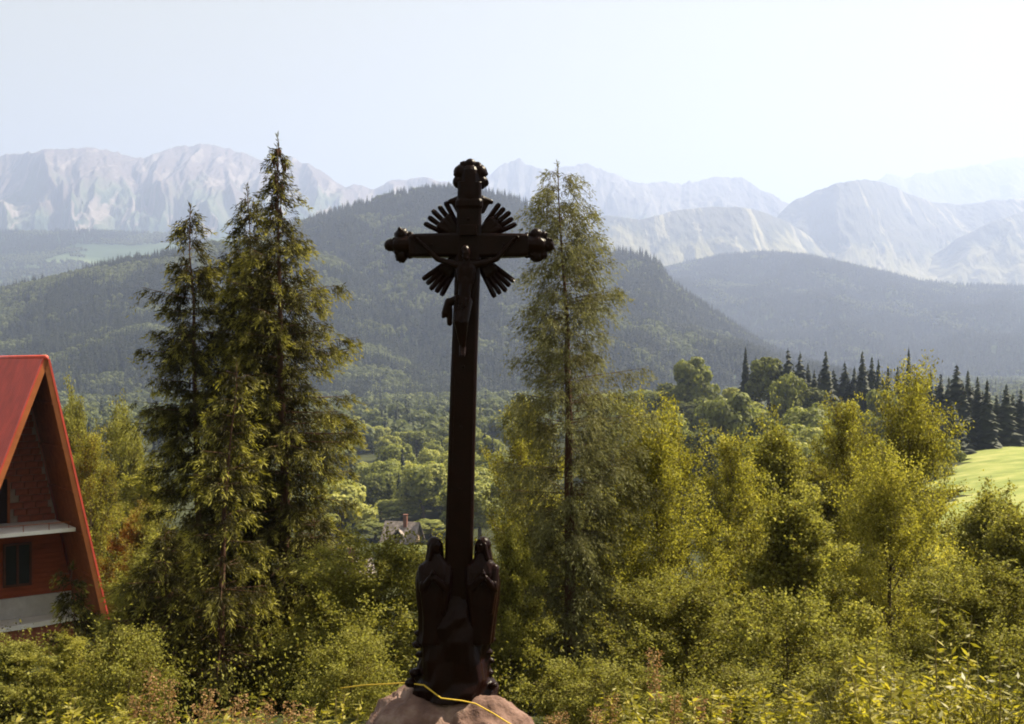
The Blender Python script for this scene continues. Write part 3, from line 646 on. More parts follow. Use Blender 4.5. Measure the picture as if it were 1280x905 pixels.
def sample_layer(L, n, vmin=0.0, vmax=1.06, pmin=-80, pmax=1360):
    X, R, Z, PX, VV = L
    nu, nv = X.shape
    i = rng.uniform(0, nu-1.001, n*2); 
    # area-uniform in depth: weight by radius
    j = rng.uniform(0, nv-1.001, n*2)
    ii = i.astype(int); jj = j.astype(int); fi = i-ii; fj = j-jj
    def lerp(A): return A[ii, jj]*(1-fi)*(1-fj)+A[ii+1, jj]*fi*(1-fj)+A[ii, jj+1]*(1-fi)*fj+A[ii+1, jj+1]*fi*fj
    x, y, z, px, v = lerp(X), lerp(R), lerp(Z), lerp(PX), lerp(VV)
    k = (v > vmin) & (v < vmax) & (px > pmin) & (px < pmax)
    k &= rng.random(len(x)) < y/y.max()
    x, y, z, px, v = [q[k][:n] for q in (x, y, z, px, v)]
    return np.column_stack([x, y, z-0.5]), px, v
def idx_mix(p, frac, sc_=140):
    nz = fbm(p[:, 0]/sc_, p[:, 1]/sc_, 77, 3)
    dec = nz+rng.normal(0, 0.06, len(p)) > frac
    return np.where(dec, rng.integers(3, 5, len(p)), rng.integers(0, 3, len(p))), dec
p, px, v = sample_layer(C1, 42000, pmin=120, pmax=1150)
idx, dec = idx_mix(p, 0.635+0.08*(v-0.3), 55)
wood('hill_forest', p, np.where(dec, 0.75, 0.85), idx, 'dense spruce forest covering the hill behind the cross')
p, px, v = sample_layer(C0, 22000, pmin=-80, pmax=600)
idx, dec = idx_mix(p, 0.66-0.18*v, 60)
wood('hill_forest', p, np.where(dec, 0.75, 0.8), idx, 'mixed forest covering the nearer hill at the left')
p, px, v = sample_layer(R2, 60000, pmin=740, pmax=1360)
idx, dec = idx_mix(p, 0.72, 160)
wood('ridge_forest', p, np.where(dec, 0.8, 0.95), idx, 'blue hazy forest on the distant ridge at the right')
p, px, v = sample_layer(SH, 36000, pmin=-60, pmax=480)
k = fbm(p[:, 0]/500, p[:, 1]/220, 5, 3) < 0.56
p = p[k]; idx, dec = idx_mix(p, 0.6, 250)
wood('shelf_forest', p, np.where(dec, 0.8, 0.95), idx, 'hazy forest on the shelf below the left massif')
# valley floor beyond the trees one can tell apart
n = 12000
d = rng.uniform(500, 2400, n*3); px = rng.uniform(-60, 1340, n*3); k = (rng.random(n*3) < d/1800) & ((d < 1190) | (px > 880)); d = d[k]; px = px[k]
x = (px-640)/F*d; k = ~((x > -385) & (x < -285) & (d > 860) & (d < 1020)); x = x[k]; d = d[k]
k = fbm(x/60, d/60, 13, 3) > 0.36; x = x[k]; d = d[k]
p = np.column_stack([x, d, gz(x, d)]); idx = np.where(rng.random(len(p)) < 0.85, rng.integers(3, 5, len(p)), rng.integers(0, 3, len(p)))
wood('valley_wood', p, rng.uniform(0.6, 0.95, len(p)), idx, 'far leafy wood on the valley floor below the hills')
#MORE
# ------------------------------------------------------------------ sculpting helpers
def bm_ball(bm, c, r, s=(1, 1, 1), seg=14):
    mt_ = Matrix.Translation(Vector(c)) @ Matrix.Diagonal((*[r*q for q in s], 1))
    bmesh.ops.create_uvsphere(bm, u_segments=seg, v_segments=max(6, seg*2//3), radius=1, matrix=mt_)
def bm_cap(bm, p0, r0, p1, r1, seg=12):
    p0 = Vector(p0); p1 = Vector(p1); d = p1-p0; L = max(d.length, 1e-5)
    q = d.to_track_quat('Z', 'Y').to_matrix().to_4x4()
    bmesh.ops.create_cone(bm, cap_ends=True, segments=seg, radius1=r0, radius2=r1, depth=L, matrix=Matrix.Translation((p0+p1)/2) @ q)
    bm_ball(bm, p0, r0, seg=seg); bm_ball(bm, p1, r1, seg=seg)
def bm_box(bm, c, s, rot=None):
    m_ = Matrix.Translation(Vector(c)) @ (rot.to_4x4() if rot else Matrix()) @ Matrix.Diagonal((s[0], s[1], s[2], 1))
    return bmesh.ops.create_cube(bm, size=1, matrix=m_)['verts']
def bm_loft(bm, rings, cap=True):
    vr = [[bm.verts.new(p) for p in r] for r in rings]
    n = len(vr[0])
    for a, b in zip(vr[:-1], vr[1:]):
        for i in range(n): bm.faces.new((a[i], a[(i+1) % n], b[(i+1) % n], b[i]))
    if cap: bm.faces.new(vr[0][::-1]); bm.faces.new(vr[-1])
def bm_obj(name, bm, m, parent=None, smooth=True, remesh=0, bevel=0, **props):
    bmesh.ops.recalc_face_normals(bm, faces=bm.faces)
    me = bpy.data.meshes.new(name); bm.to_mesh(me); bm.free(); me.materials.append(m)
    if smooth:
        for p_ in me.polygons: p_.use_smooth = True
    o = link(name, me, parent, **props)
    if remesh:
        r = o.modifiers.new('fuse', 'REMESH'); r.mode = 'VOXEL'; r.voxel_size = remesh; r.use_smooth_shade = True
        s_ = o.modifiers.new('soften', 'SMOOTH'); s_.iterations = 2; s_.factor = 0.5
    if bevel:
        b = o.modifiers.new('edge', 'BEVEL'); b.width = bevel; b.segments = 2; b.limit_method = 'ANGLE'
    return o
M['iron'] = solid('dark_painted_iron', [(0.3, (0.0065, 0.0018, 0.0011)), (0.7, (0.012, 0.0034, 0.002))], 9, 0.30, 0.09, 0.15, 60)
M['stone'] = solid('pinkish_boulder', [(0.25, (0.06, 0.032, 0.026)), (0.5, (0.16, 0.095, 0.078)), (0.75, (0.33, 0.24, 0.20))], 3.5, 0.9, 0.2, 1.0, 9)
M['rope'] = solid('yellow_rope', [(0.3, (0.55, 0.36, 0.03)), (0.7, (0.75, 0.50, 0.06))], 30, 0.7)

# ------------------------------------------------------------------ the wrought cross
K = 9.0/F; D0 = 9.0
def Wp(px, py, dy=0.0): return Vector(((px-640)*K, D0+dy, (HY-py)*K))
cross = thing('crucifix_monument', 'tall dark cast-iron crucifix with trefoil arm ends and ray bursts, standing on a boulder', 'crucifix', tuple(Wp(572, 853)))
bpy.context.view_layer.update()
OFF = Wp(572, 853)
def L(px, py, dy=0.0): return Wp(px, py, dy)-OFF
def cxof(py): return float(np.interp(py, [200, 300, 480, 700, 853], [588, 586, 579.5, 573.5, 570]))
def chamf(c, hx, hy, ax='Z', ch=0.3):
    pts = []
    for sx_, sy_ in ((1, -1), (1, 1), (-1, 1), (-1, -1)):
        a = (hx*sx_, hy*sy_*(1-ch)); b = (hx*sx_*(1-ch), hy*sy_)
        pts += [a, b] if sx_*sy_ > 0 else [b, a]
    if ax == 'Z': return [Vector((c.x+p_[0], c.y+p_[1], c.z)) for p_ in pts]
    return [Vector((c.x, c.y+p_[1], c.z+p_[0])) for p_ in pts]
bm = bmesh.new()
rows = [(853, 22), (800, 21), (780, 17.5), (640, 17), (560, 16.5), (470, 16.2), (380, 15.8), (300, 15.5), (262, 15.3), (258, 17), (252, 17), (249, 15), (236, 14.8), (228, 14.8)]
bm_loft(bm, [chamf(L(cxof(y), y), hw*K, hw*K*0.8, ch=0.22) for y, hw in rows])
bm_obj('shaft', bm, M['iron'], cross, smooth=False, bevel=0.006)
bm = bmesh.new()   # raised panel edges down the front of the shaft
for sgn in (-1, 1):
    bm_loft(bm, [[L(cxof(y)+sgn*12+dx, y, -16*K*0.8-dd) for dx, dd in ((-1.2, -0.004), (1.2, -0.004), (1.2, 0.006), (-1.2, 0.006))] for y in (770, 640, 520, 470)])
bm_obj('shaft_moulding', bm, M['iron'], cross, smooth=False)
bm = bmesh.new()
bm_loft(bm, [chamf(L(x_, y_), hh*K, 12*K, ax='X', ch=0.22) for x_, y_, hh in ((512, 307.5, 13.5), (520, 307, 14.5), (560, 306.5, 15), (586, 307, 15.5), (620, 307, 15), (650, 306.5, 14.5), (660, 306.5, 13.5))])
bm_obj('crossbar', bm, M['iron'], cross, smooth=False, bevel=0.006)
def lobes(name, cx, cy, lst, seed, core, ang=0):
    r = random.Random(seed); bm = bmesh.new()
    for (dx, dy_, rad) in lst:
        bm_ball(bm, L(cx+dx, cy-dy_, 0), rad*K, (1, 0.9, 1))
        for k in range(5):
            a = r.uniform(0, 2*PI); q = rad*0.82
            bm_ball(bm, L(cx+dx+math.cos(a)*q, cy-dy_-math.sin(a)*q, r.uniform(-0.5, 0.3)*rad*K), rad*K*r.uniform(0.22, 0.36), (1, 1, 1), 8)
    for p0, p1, r0, r1 in core: bm_cap(bm, L(cx+p0[0], cy-p0[1]), r0*K, L(cx+p1[0], cy-p1[1]), r1*K)
    return bm_obj(name, bm, M['iron'], cross, remesh=0.005)
lobes('arm_finial', 499, 306, [(-11, 0, 8), (3, 13, 8.5), (3, -13, 8.5), (2, 0, 12), (14, 12, 5), (14, -12, 5)], 3, [((0, 0), (22, 0), 11, 12)])
lobes('arm_finial', 674, 306, [(11, 0, 8.5), (-4, 13, 8.5), (-4, -13, 8.5), (-2, 0, 12.5), (5, 12, 6), (5, -12, 6), (-15, 12, 4.5), (-15, -12, 4.5)], 4, [((0, 0), (-22, 0), 11, 12)])
lobes('top_finial', 588, 222, [(0, 17, 7.5), (-12, 7, 9.5), (12, 7, 9.5), (-14, -5, 8.5), (14, -5, 8.5), (0, 2, 12), (-8, 16, 5.5), (9, 15, 5.5)], 5, [((0, 4), (0, -22), 13, 14)])
bm = bmesh.new()      # flared brackets below the neck
for s_ in (-1, 1):
    bm_cap(bm, L(588+s_*13, 250), 7*K, L(588+s_*24, 251), 3.4*K); bm_cap(bm, L(588+s_*14, 262), 5*K, L(588+s_*20, 254), 3.5*K); bm_ball(bm, L(588+s_*26, 252), 3.2*K)
bm_obj('neck_bracket', bm, M['iron'], cross, remesh=0.007)
cxc, cyc = 586, 307
raym = None
for (a0, a1, n, r1) in ((180-62, 180-27, 5, 64), (25, 54, 5, 67), (180+36, 180+61, 5, 73), (360-63, 360-38, 5, 74)):
    fan = None
    bm = bmesh.new(); am = math.radians((a0+a1)/2)
    for k in range(3):
        a = math.radians(a0+(a1-a0)*(0.2+0.3*k)); bm_cap(bm, L(cxc+12*math.cos(a), cyc-12*math.sin(a)), 6*K, L(cxc+43*math.cos(a), cyc-43*math.sin(a)), 5.4*K, 10)
    fan = bm_obj('ray_burst', bm, M['iron'], cross, remesh=0.008)
    for k in range(n):
        a = math.radians(a0+(a1-a0)*k/(n-1)); rr = r1*(1-0.07*abs(k-(n-1)/2)/(n/2)*(1 if k % 2 else 0.4))
        d = Vector((math.cos(a), 0, math.sin(a))); nn_ = Vector((-math.sin(a), 0, math.cos(a)))
        c = L(cxc, cyc, 0)
        rings = []
        for rad, hw in ((22, 2.0), (40, 2.9), (rr-3, 3.3), (rr, 2.1)):
            q = c+d*rad*K
            rings.append([q+nn_*hw*K+Vector((0, 0.006, 0)), q+Vector((0, 0.014, 0)), q-nn_*hw*K+Vector((0, 0.006, 0)), q-nn_*hw*K-Vector((0, 0.005, 0)), q-Vector((0, 0.02, 0)), q+nn_*hw*K-Vector((0, 0.005, 0))])
        bm = bmesh.new(); bm_loft(bm, rings); bm_obj('ray', bm, M['iron'], fan, smooth=False)
# the carved figure on the cross
fy = -0.135
bm = bmesh.new()
def C2(px, py, dy=0): return L(px, py, fy+dy)
bm_ball(bm, C2(583, 317, -0.055), 7.2*K, (0.85, 1.0, 1.15)); bm_cap(bm, C2(585, 324, -0.02), 3.2*K, C2(583.5, 331, -0.01), 4.2*K)
bm_ball(bm, C2(582.3, 319, -0.104), 1.2*K, (1, 1, 1.6), 8); bm_ball(bm, C2(582.5, 324, -0.085), 3.4*K, (1, .8, 1.2), 8)
bm_cap(bm, C2(573, 333), 5.2*K, C2(595, 332), 5.2*K); bm_cap(bm, C2(579, 337), 8*K, C2(580, 352), 7.2*K); bm_cap(bm, C2(588, 337), 8*K, C2(586, 352), 7.2*K)
bm_cap(bm, C2(583, 352), 8.5*K, C2(581, 372), 7.8*K)
for sx_, sh, el, ha in ((-1, (572, 333), (548, 325), (526, 303)), (1, (597, 332), (621, 325), (640, 303))):
    bm_cap(bm, C2(*sh), 4.6*K, C2(*el, 0.02), 3.4*K); bm_cap(bm, C2(*el, 0.02), 3.5*K, C2(ha[0], ha[1], 0.03), 2.3*K)
    bm_ball(bm, C2(ha[0]+sx_*3, ha[1]-2, 0.02), 2.8*K, (1.2, .6, 1))
    for q in range(5):
        an = math.radians(90-sx_*(15+q*24)); bm_cap(bm, C2(ha[0]+sx_*4, ha[1]-3, 0.01), 0.8*K, C2(ha[0]+sx_*4+6*math.cos(an), ha[1]-3-6*math.sin(an)*0.8, -0.012), 0.6*K, 6)
bm_cap(bm, C2(577, 378), 6.5*K, C2(573, 402, -0.05), 4.6*K); bm_cap(bm, C2(585, 378), 6.5*K, C2(582, 403, -0.055), 4.8*K)
bm_cap(bm, C2(573, 402, -0.05), 4.6*K, C2(578, 432, 0), 2.7*K); bm_cap(bm, C2(582, 403, -0.055), 4.8*K, C2(580, 434, -0.01), 2.7*K)
for xx in (577.5, 581): bm_cap(bm, C2(xx, 434, -0.005), 2.6*K, C2(xx, 444, -0.045), 2*K)
fig = bm_obj('carved_figure', bm, M['iron'], cross, remesh=0.0062, label='sculpted figure with outstretched arms fixed to the cross front')
bm = bmesh.new()
bm_ball(bm, C2(580, 376, 0), 10.5*K, (1.0, 0.8, .85)); bm_cap(bm, C2(572, 374, 0), 5*K, C2(561, 380, 0.02), 5.2*K)
bm_cap(bm, C2(562, 378, 0.02), 5.4*K, C2(557.5, 392, 0.03), 5*K); bm_cap(bm, C2(563, 385, 0.02), 4*K, C2(563, 404, 0.03), 3.6*K); bm_cap(bm, C2(558, 390, 0.02), 3*K, C2(555, 396, 0.03), 2.4*K)
for q in range(4): bm_cap(bm, C2(572+q*5, 372+q, -0.05), 1.6*K, C2(570+q*4.5, 390-q*2, -0.055), 1.5*K, 8)
bm_obj('loincloth', bm, M['iron'], fig, remesh=0.0062)
bm = bmesh.new()
bm_loft(bm, [[L(586+x_, y_, -0.125-q) for x_, y_ in ((-10, 283), (10, 283), (11, 296), (-11, 296))] for q in (-0.02, 0.012)])
bm_obj('name_plate', bm, M['iron'], cross, smooth=False, bevel=0.004)
for bx_, by_ in ((580, 458), (577, 533), (575.5, 610), (586, 275), (541, 307), (630, 307)):  # small beads added on the iron to catch glints of light
    bm = bmesh.new(); bm_ball(bm, L(bx_, by_, -16*K*0.85), 2.0*K, (1, .7, 1), 10); bm_obj('glint_bead', bm, M['iron'], cross)
# plinth of rockwork at the foot
bm = bmesh.new(); r = random.Random(9)
rings = []
for y, hw, cx in ((868, 53, 568), (856, 52, 568), (845, 46, 568), (820, 43, 567), (795, 42, 567), (778, 39, 568), (766, 34, 570), (752, 27, 572), (742, 20, 573)):
    rg = []
    for i in range(28):
        a = i/28*2*PI; q = 1+0.10*math.sin(a*5+y*0.2)+r.uniform(-0.05, 0.05)
        rg.append(L(cx+hw*math.cos(a)*q, y, math.sin(a)*hw*K*0.72*q))
    rings.append(rg)
bm_loft(bm, rings)
for px, py, rd in ((614, 790, 5.5), (616, 799, 4), (610, 815, 6), (614, 826, 4.5), (611, 841, 6), (617, 851, 5), (524, 788, 5), (522, 802, 6), (525, 816, 5), (519, 838, 7), (514, 850, 7), (540, 790, 9), (590, 792, 9)):
    bm_ball(bm, L(px, py, r.uniform(-0.12, 0.02)), rd*K, (1.1, 1, 0.8))
bm_obj('rockwork_plinth', bm, M['iron'], cross, remesh=0.011)

# the two mourning statues
def mourner(side, cx, hx, hy, label, rows, hood):
    base = Wp(cx, 800, -0.06)
    t = thing('mourner_statue', label, 'statue', tuple(base))
    def Q(px, py, dy=0.0): return Wp(px, py, -0.06+dy)-base
    rr = random.Random(hx); bm = bmesh.new(); rings = []
    for y, hw, c_, dp in rows:
        rg = []
        for i in range(40):
            a = i/40*2*PI; fold = 1+0.055*math.sin(a*9+y*0.035)*min(1, max(0, (y-705)/40))+0.03*math.sin(a*17+1)
            rg.append(Q(c_+hw*math.cos(a)*fold, y, math.sin(a)*dp*K*fold))
        rings.append(rg)
    bm_loft(bm, rings)
    # long mantle edges falling from the arms
    for s_, y1 in ((-1, 775), (1, 760), (0.35, 768)):
        bm_cap(bm, Q(cx+s_*15, 725, -13*K), 4.2*K, Q(cx+s_*11, y1, -13*K), 2.4*K, 10)
    bm_obj('robe', bm, M['iron'], t, remesh=0.008)
    bm = bmesh.new()      # head, neck, hands of one body
    bm_ball(bm, Q(hx, hy, -0.01), 8.2*K, (0.86, 1.0, 1.14)); bm_cap(bm, Q(hx, hy+4), 4.2*K, Q(hx+side*0.5, hy+20, 0.0), 5.5*K)
    f = Vector((side*-0.6, -0.8, 0.1))    # faces the shaft and the viewer
    hc = Q(hx, hy, -0.01)
    bm_ball(bm, hc+f*8.0*K+Vector((0, 0, -0.5*K)), 1.5*K, (1, 1, 1.8), 8); bm_ball(bm, hc+f*5.5*K+Vector((0, 0, -6*K)), 3*K, (1, 1, .8), 8)
    sd = f.cross(Vector((0, 0, 1)))
    for s_ in (-1, 1): bm_ball(bm, hc+f*7*K+sd*s_*2.9*K+Vector((0, 0, 2.6*K)), 1.7*K, (1, 1, .6), 8)
    bm_ball(bm, hc+f*7*K+Vector((0, 0, -3.7*K)), 1.5*K, (1.2, 1, .5), 8)
    hp = Q(hx-side*-2, hy+32, -0.15)
    for s_ in (-1, 1):
        bm_cap(bm, Q(cx+s_*15, 708, -0.02), 6.5*K, Q(cx+s_*14, 732, -0.07), 6*K); bm_cap(bm, Q(cx+s_*14, 732, -0.07), 6*K, hp+Vector((s_*0.02, 0, -0.02)), 3.6*K)
        bm_ball(bm, hp+Vector((s_*0.010, 0, 0.008)), 3.0*K, (0.6, 0.9, 1.3), 8)
        for q in range(4): bm_cap(bm, hp+Vector((s_*0.009, -0.014+q*0.009, 0.02)), 0.75*K, hp+Vector((s_*0.003, -0.012+q*0.0075, 0.052-abs(q-1.4)*0.006)), 0.6*K, 6)
        bm_cap(bm, hp+Vector((s_*0.014, -0.02, 0.008)), 0.8*K, hp+Vector((s_*0.008, -0.032, 0.03)), 0.6*K, 6)
    bm_obj('body', bm, M['iron'], t, remesh=0.0055)
    bm = bmesh.new()      # hood / hair as a shell behind the face
    bm_ball(bm, hc+Vector((side*1.5*K, 2.2*K, 1.8*K)), 9.6*K, (1, 1, 1.12))
    bm_cap(bm, hc+Vector((side*3*K, 3*K, -3*K)), 8*K, Q(hx+side*5, hy+24, 0.02), 9.5*K if hood else 5*K)
    if hood:
        for s_ in (-1, 1): bm_cap(bm, hc+sd*s_*7*K+f*3*K+Vector((0, 0, 2*K)), 2.2*K, hc+sd*s_*9*K+f*1*K+Vector((0, 0, -14*K)), 3*K, 8)
        bm_cap(bm, hc+f*3.6*K+Vector((0, 0, 8.5*K)), 2*K, hc+sd*7*K+f*3*K+Vector((0, 0, 3*K)), 2*K, 8); bm_cap(bm, hc+f*3.6*K+Vector((0, 0, 8.5*K)), 2*K, hc-sd*7*K+f*3*K+Vector((0, 0, 3*K)), 2*K, 8)
    else:
        for q in range(14):
            a = rr.uniform(0, 6.28); bm_ball(bm, hc+Vector((side*2*K+8.5*K*math.cos(a), 3*K+6*K*math.sin(a), rr.uniform(-6, 8)*K)), 2.6*K, (1, 1, 1), 8)
    bm_obj('veil' if hood else 'hair', bm, M['iron'], t, remesh=0.0065)
    return t
mourner(-1, 545, 545, 681, 'dark hooded mourning statue standing left of the cross shaft',
        [(800, 22, 543, 18), (785, 20, 544, 17), (765, 19.5, 543, 16), (745, 22.5, 543.5, 16), (725, 24, 544, 15), (712, 23, 545, 14), (702, 18, 546, 11), (695, 10, 546, 8), (688, 6, 546, 6)], True)
mourner(1, 603, 603, 681, 'dark mourning statue right of the cross shaft, glints of sun on its shoulder',
        [(800, 17, 600, 16), (785, 17.5, 601, 16), (765, 18.5, 602, 16), (745, 20.5, 603, 16), (725, 22, 603, 15), (712, 20.5, 603, 14), (702, 16, 603, 11), (695, 10, 603, 8), (688, 6, 603, 6)], True)

# boulders
def boulder(name, c, rad, seed, label, sub=5):
    bm = bmesh.new(); bmesh.ops.create_icosphere(bm, subdivisions=sub, radius=1)
    V = np.array([v.co[:] for v in bm.verts])
    n = fbm(V[:, 0]*1.3+seed, V[:, 1]*1.3+V[:, 2]*1.7, seed, 5)-0.5; n2 = fbm(V[:, 0]*5+V[:, 2]*3, V[:, 1]*5-V[:, 2]*4, seed+4, 3, True)-0.6
    s_ = 1+n*0.34+n2*0.12
    for v, q in zip(bm.verts, s_): v.co = Vector((v.co.x*rad[0]*q, v.co.y*rad[1]*q, v.co.z*rad[2]*q))
    o = bm_obj(name, bm, M['stone'] if not name.startswith('pale') else M['palestone'], None, label=label, category='boulder')
    o.location = c; return o
boulder('boulder', Wp(545, 920, 0.12), (0.60, 0.62, 0.46), 5, 'large rounded boulder carrying the iron cross')
boulder('boulder', Wp(607, 934, -0.18), (0.43, 0.42, 0.46), 8, 'sunlit pinkish boulder lump at the right foot of the cross')
# yellow rope, tied round the plinth
T = Tube()
T.add([P(425, 860, 10.6), P(455, 856, 9.9), P(485, 854.5, 9.4), P(508, 853, 9.1), P(530, 856, 8.68)], [0.006]*5, 6)
T.add([P(530, 856, 8.68), Wp(555, 855, -0.37), Wp(580, 858, -0.37), Wp(596, 862, -0.36), Wp(618, 871, -0.42), Wp(640, 882, -0.48), Wp(655, 892, -0.5), Wp(672, 905, -0.5), Wp(690, 925, -0.4)], [0.006]*9, 6)
o = link('rope', T.mesh('rope', M['rope']), label='thin yellow rope tied round the foot of the cross', category='rope')

# ------------------------------------------------------------------ steep-roofed house
def mcol(name, c, rough=0.8, spec=0.2, var=0.25, scale=3, bump=0, st=(1, 1, 1), metallic=0):
    return solid(name, [(0.3, tuple(q*(1-var) for q in c)), (0.7, tuple(min(1, q*(1+var)) for q in c))], scale, rough, spec, bump, None, st, metallic=metallic)
M['redroof'] = mcol('red_sheet_roof', (0.56, 0.07, 0.045), 0.55, 0.35, 0.2, 1.5)
M['wood'] = mcol('orange_boards', (0.26, 0.078, 0.025), 0.7, 0.2, 0.3, 5, 0.2, (0.2, 1, 1))
M['fascia'] = mcol('orange_fascia', (0.42, 0.13, 0.04), 0.6, 0.3, 0.15)
M['brick'] = mcol('hollow_brick', (0.26, 0.085, 0.052), 0.9, 0.1, 0.3, 6, 0.4)
M['mortar'] = mcol('mortar', (0.30, 0.24, 0.19), 0.95, 0.05, 0.2, 8)
M['conc'] = mcol('concrete', (0.50, 0.49, 0.50), 0.9, 0.1, 0.15, 4, 0.3)
M['paleconc'] = mcol('pale_concrete', (0.72, 0.70, 0.68), 0.9, 0.1, 0.08, 3)
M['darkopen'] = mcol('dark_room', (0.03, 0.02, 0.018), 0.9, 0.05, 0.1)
m_, t_, out_ = mat_base('window_glass'); gp = N(t_, 'ShaderNodeBsdfPrincipled'); gp.inputs['Base Color'].default_value = (0.02, 0.022, 0.025, 1); gp.inputs['Roughness'].default_value = 0.2; gp.inputs['Specular IOR Level'].default_value = 0.15
t_.links.new(gp.outputs[0], out_.inputs[0]); M['glass'] = m_
HA = math.radians(38)
hb = P(57, 449, 31.0); HR = 7.6
house = thing('a_frame_house', 'unfinished steep A-frame house with red metal roof and brick gable', 'house', (hb.x, hb.y, hb.z-HR), HA)
LEFTW, RIGHTW, DEPTH = 2.76, 1.66, 9.5
def zl(drop): return HR-drop
def roof_plane(sx_, wd, mat_, nm, corr, off=0.0):
    """corrugated sheet from ridge to foot, thickness 5 cm"""
    Lr = math.hypot(wd, HR); ux = sx_*wd/Lr; uz = -HR/Lr; nx, nz = sx_*HR/Lr, wd/Lr
    ys = np.arange(0, DEPTH+0.01, 0.045); prof = np.abs(np.sin(ys/0.18*PI))**0.6*0.032 if corr else ys*0
    ss = np.linspace(0, Lr+0.1, 8); ripple = 0
    V = []; 
    for lay in (0.06, 0.0):
        for s_ in ss:
            for y_, p_ in zip(ys, prof): V.append((ux*s_+nx*(lay+off+(p_ if lay else 0)), y_, HR+uz*s_+nz*(lay+off+(p_ if lay else 0))))
    ny = len(ys); f1 = grid_faces(len(ss), ny); f2 = f1[:, ::-1]+len(ss)*ny
    e = []
    for i in range(len(ss)-1):
        a = i*ny; b = (i+1)*ny; q = len(ss)*ny
        e.append([a, b, b+q, a+q]); e.append([a+ny-1, a+ny-1+q, b+ny-1+q, b+ny-1])
    return link(nm, mesh_np(nm, V, [f1, f2, np.array(e)], mat_), house)
roof_plane(-1, LEFTW, M['redroof'], 'roof_slope', True)
roof_plane(1, RIGHTW, M['redroof'], 'roof_slope', True)
bm = bmesh.new(); bm_cap(bm, (0, -0.03, HR+0.06), 0.075, (0, DEPTH, HR+0.06), 0.075, 10); bm_obj('ridge_cap', bm, M['redroof'], house)
def slope_pts(sx_, wd, s0, s1, off0, off1):
    Lr = math.hypot(wd, HR); ux = sx_*wd/Lr; uz = -HR/Lr; nx, nz = sx_*HR/Lr, wd/Lr
    return [Vector((ux*s_+nx*o_, 0, HR+uz*s_+nz*o_)) for s_, o_ in ((s0, off0), (s1, off0), (s1, off1), (s0, off1))]
for sx_, wd in ((-1, LEFTW), (1, RIGHTW)):
    Lr = math.hypot(wd, HR)
    q = slope_pts(sx_, wd, 0.0, Lr+0.1, 0.05, -0.09)
    bm = bmesh.new(); bm_loft(bm, [[p_+Vector((0, y_, 0)) for p_ in q] for y_ in (-0.05, -0.005)]); bm_obj('fascia_board', bm, M['fascia'], house, smooth=False)
    q = slope_pts(sx_, wd, 0.0, Lr+0.1, 0.105, 0.052)
    bm = bmesh.new(); bm_loft(bm, [[p_+Vector((0, y_, 0)) for p_ in q] for y_ in (-0.075, -0.008)]); bm_obj('red_edge_trim', bm, M['redroof'], house, smooth=False)
    # boarded underside of the overhang
    bm = bmesh.new(); n_ = 20
    for i in range(n_):
        y0 = 0.0+i*0.125; q = slope_pts(sx_, wd, 0.1, Lr, -0.012-(i % 2)*0.004, -0.045)
        bm_loft(bm, [[p_+Vector((0, y_, 0)) for p_ in q] for y_ in (y0, y0+0.115)])
    bm_obj('soffit_boarding', bm, M['wood'], house, smooth=False, kind='stuff')
    for k in range(5):      # purlins under the overhang
        s0 = Lr*(0.16+0.17*k); q = slope_pts(sx_, wd, s0, s0+0.07, -0.045, -0.11)
        bm = bmesh.new(); bm_loft(bm, [[p_+Vector((0, y_, 0)) for p_ in q] for y_ in (0.01, 2.45)]); bm_obj('purlin', bm, M['wood'], house, smooth=False)
WY = 2.5
def inner(z, sx_): return (LEFTW if sx_ < 0 else RIGHTW)*(HR-z)/HR-0.10
FL = zl(4.95)   # balcony level
def gable_poly(bm, z0, z1, y0, y1):
    a = [Vector((-inner(z0, -1), 0, z0)), Vector((inner(z0, 1), 0, z0)), Vector((inner(z1, 1), 0, z1)), Vector((-inner(z1, -1), 0, z1))]
    bm_loft(bm, [[p_+Vector((0, y_, 0)) for p_ in a] for y_ in (y0, y1)])
bm = bmesh.new(); gable_poly(bm, FL, HR-0.35, WY+0.03, WY+0.25); ug = bm_obj('upper_gable_wall', bm, M['mortar'], house, smooth=False)
bm = bmesh.new(); bm_box(bm, (0, 0, 0), (0.345, 0.06, 0.185)); bmesh.ops.recalc_face_normals(bm, faces=bm.faces)
brick_me = bpy.data.meshes.new('brick'); bm.to_mesh(brick_me); bm.free(); brick_me.materials.append(M['brick'])
DX0, DX1, DZ1 = -1.15, -0.42, FL+1.35
z = FL+0.1; row = 0; rb = random.Random(4)
while z < HR-0.6:
    x0, x1 = -inner(z+0.09, -1), inner(z+0.09, 1)
    x_ = x0+0.02+(0.18 if row % 2 else 0)
    while x_ < x1-0.1:
        wdt = min(0.345, x1-0.02-x_)
        cx_ = x_+wdt/2
        if wdt > 0.1 and not (z < DZ1 and DX0-0.12 < cx_ < DX1+0.12):
            o = link('brick', brick_me, ug); o.location = (cx_, WY-0.003+rb.uniform(-0.006, 0.006), z); o.scale = (wdt/0.345, 1, 1)
        x_ += 0.365
    z += 0.205; row += 1
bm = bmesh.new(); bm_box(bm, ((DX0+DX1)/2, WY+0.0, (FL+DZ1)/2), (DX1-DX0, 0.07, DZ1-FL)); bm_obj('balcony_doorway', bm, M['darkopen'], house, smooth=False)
bm = bmesh.new()
for xx in (DX0, DX1): bm_box(bm, (xx, WY-0.03, (FL+DZ1)/2), (0.08, 0.08, DZ1-FL))
bm_box(bm, ((DX0+DX1)/2, WY-0.03, DZ1+0.045), (DX1-DX0+0.08, 0.083, 0.09)); bm_obj('door_frame', bm, M['wood'], house, smooth=False)
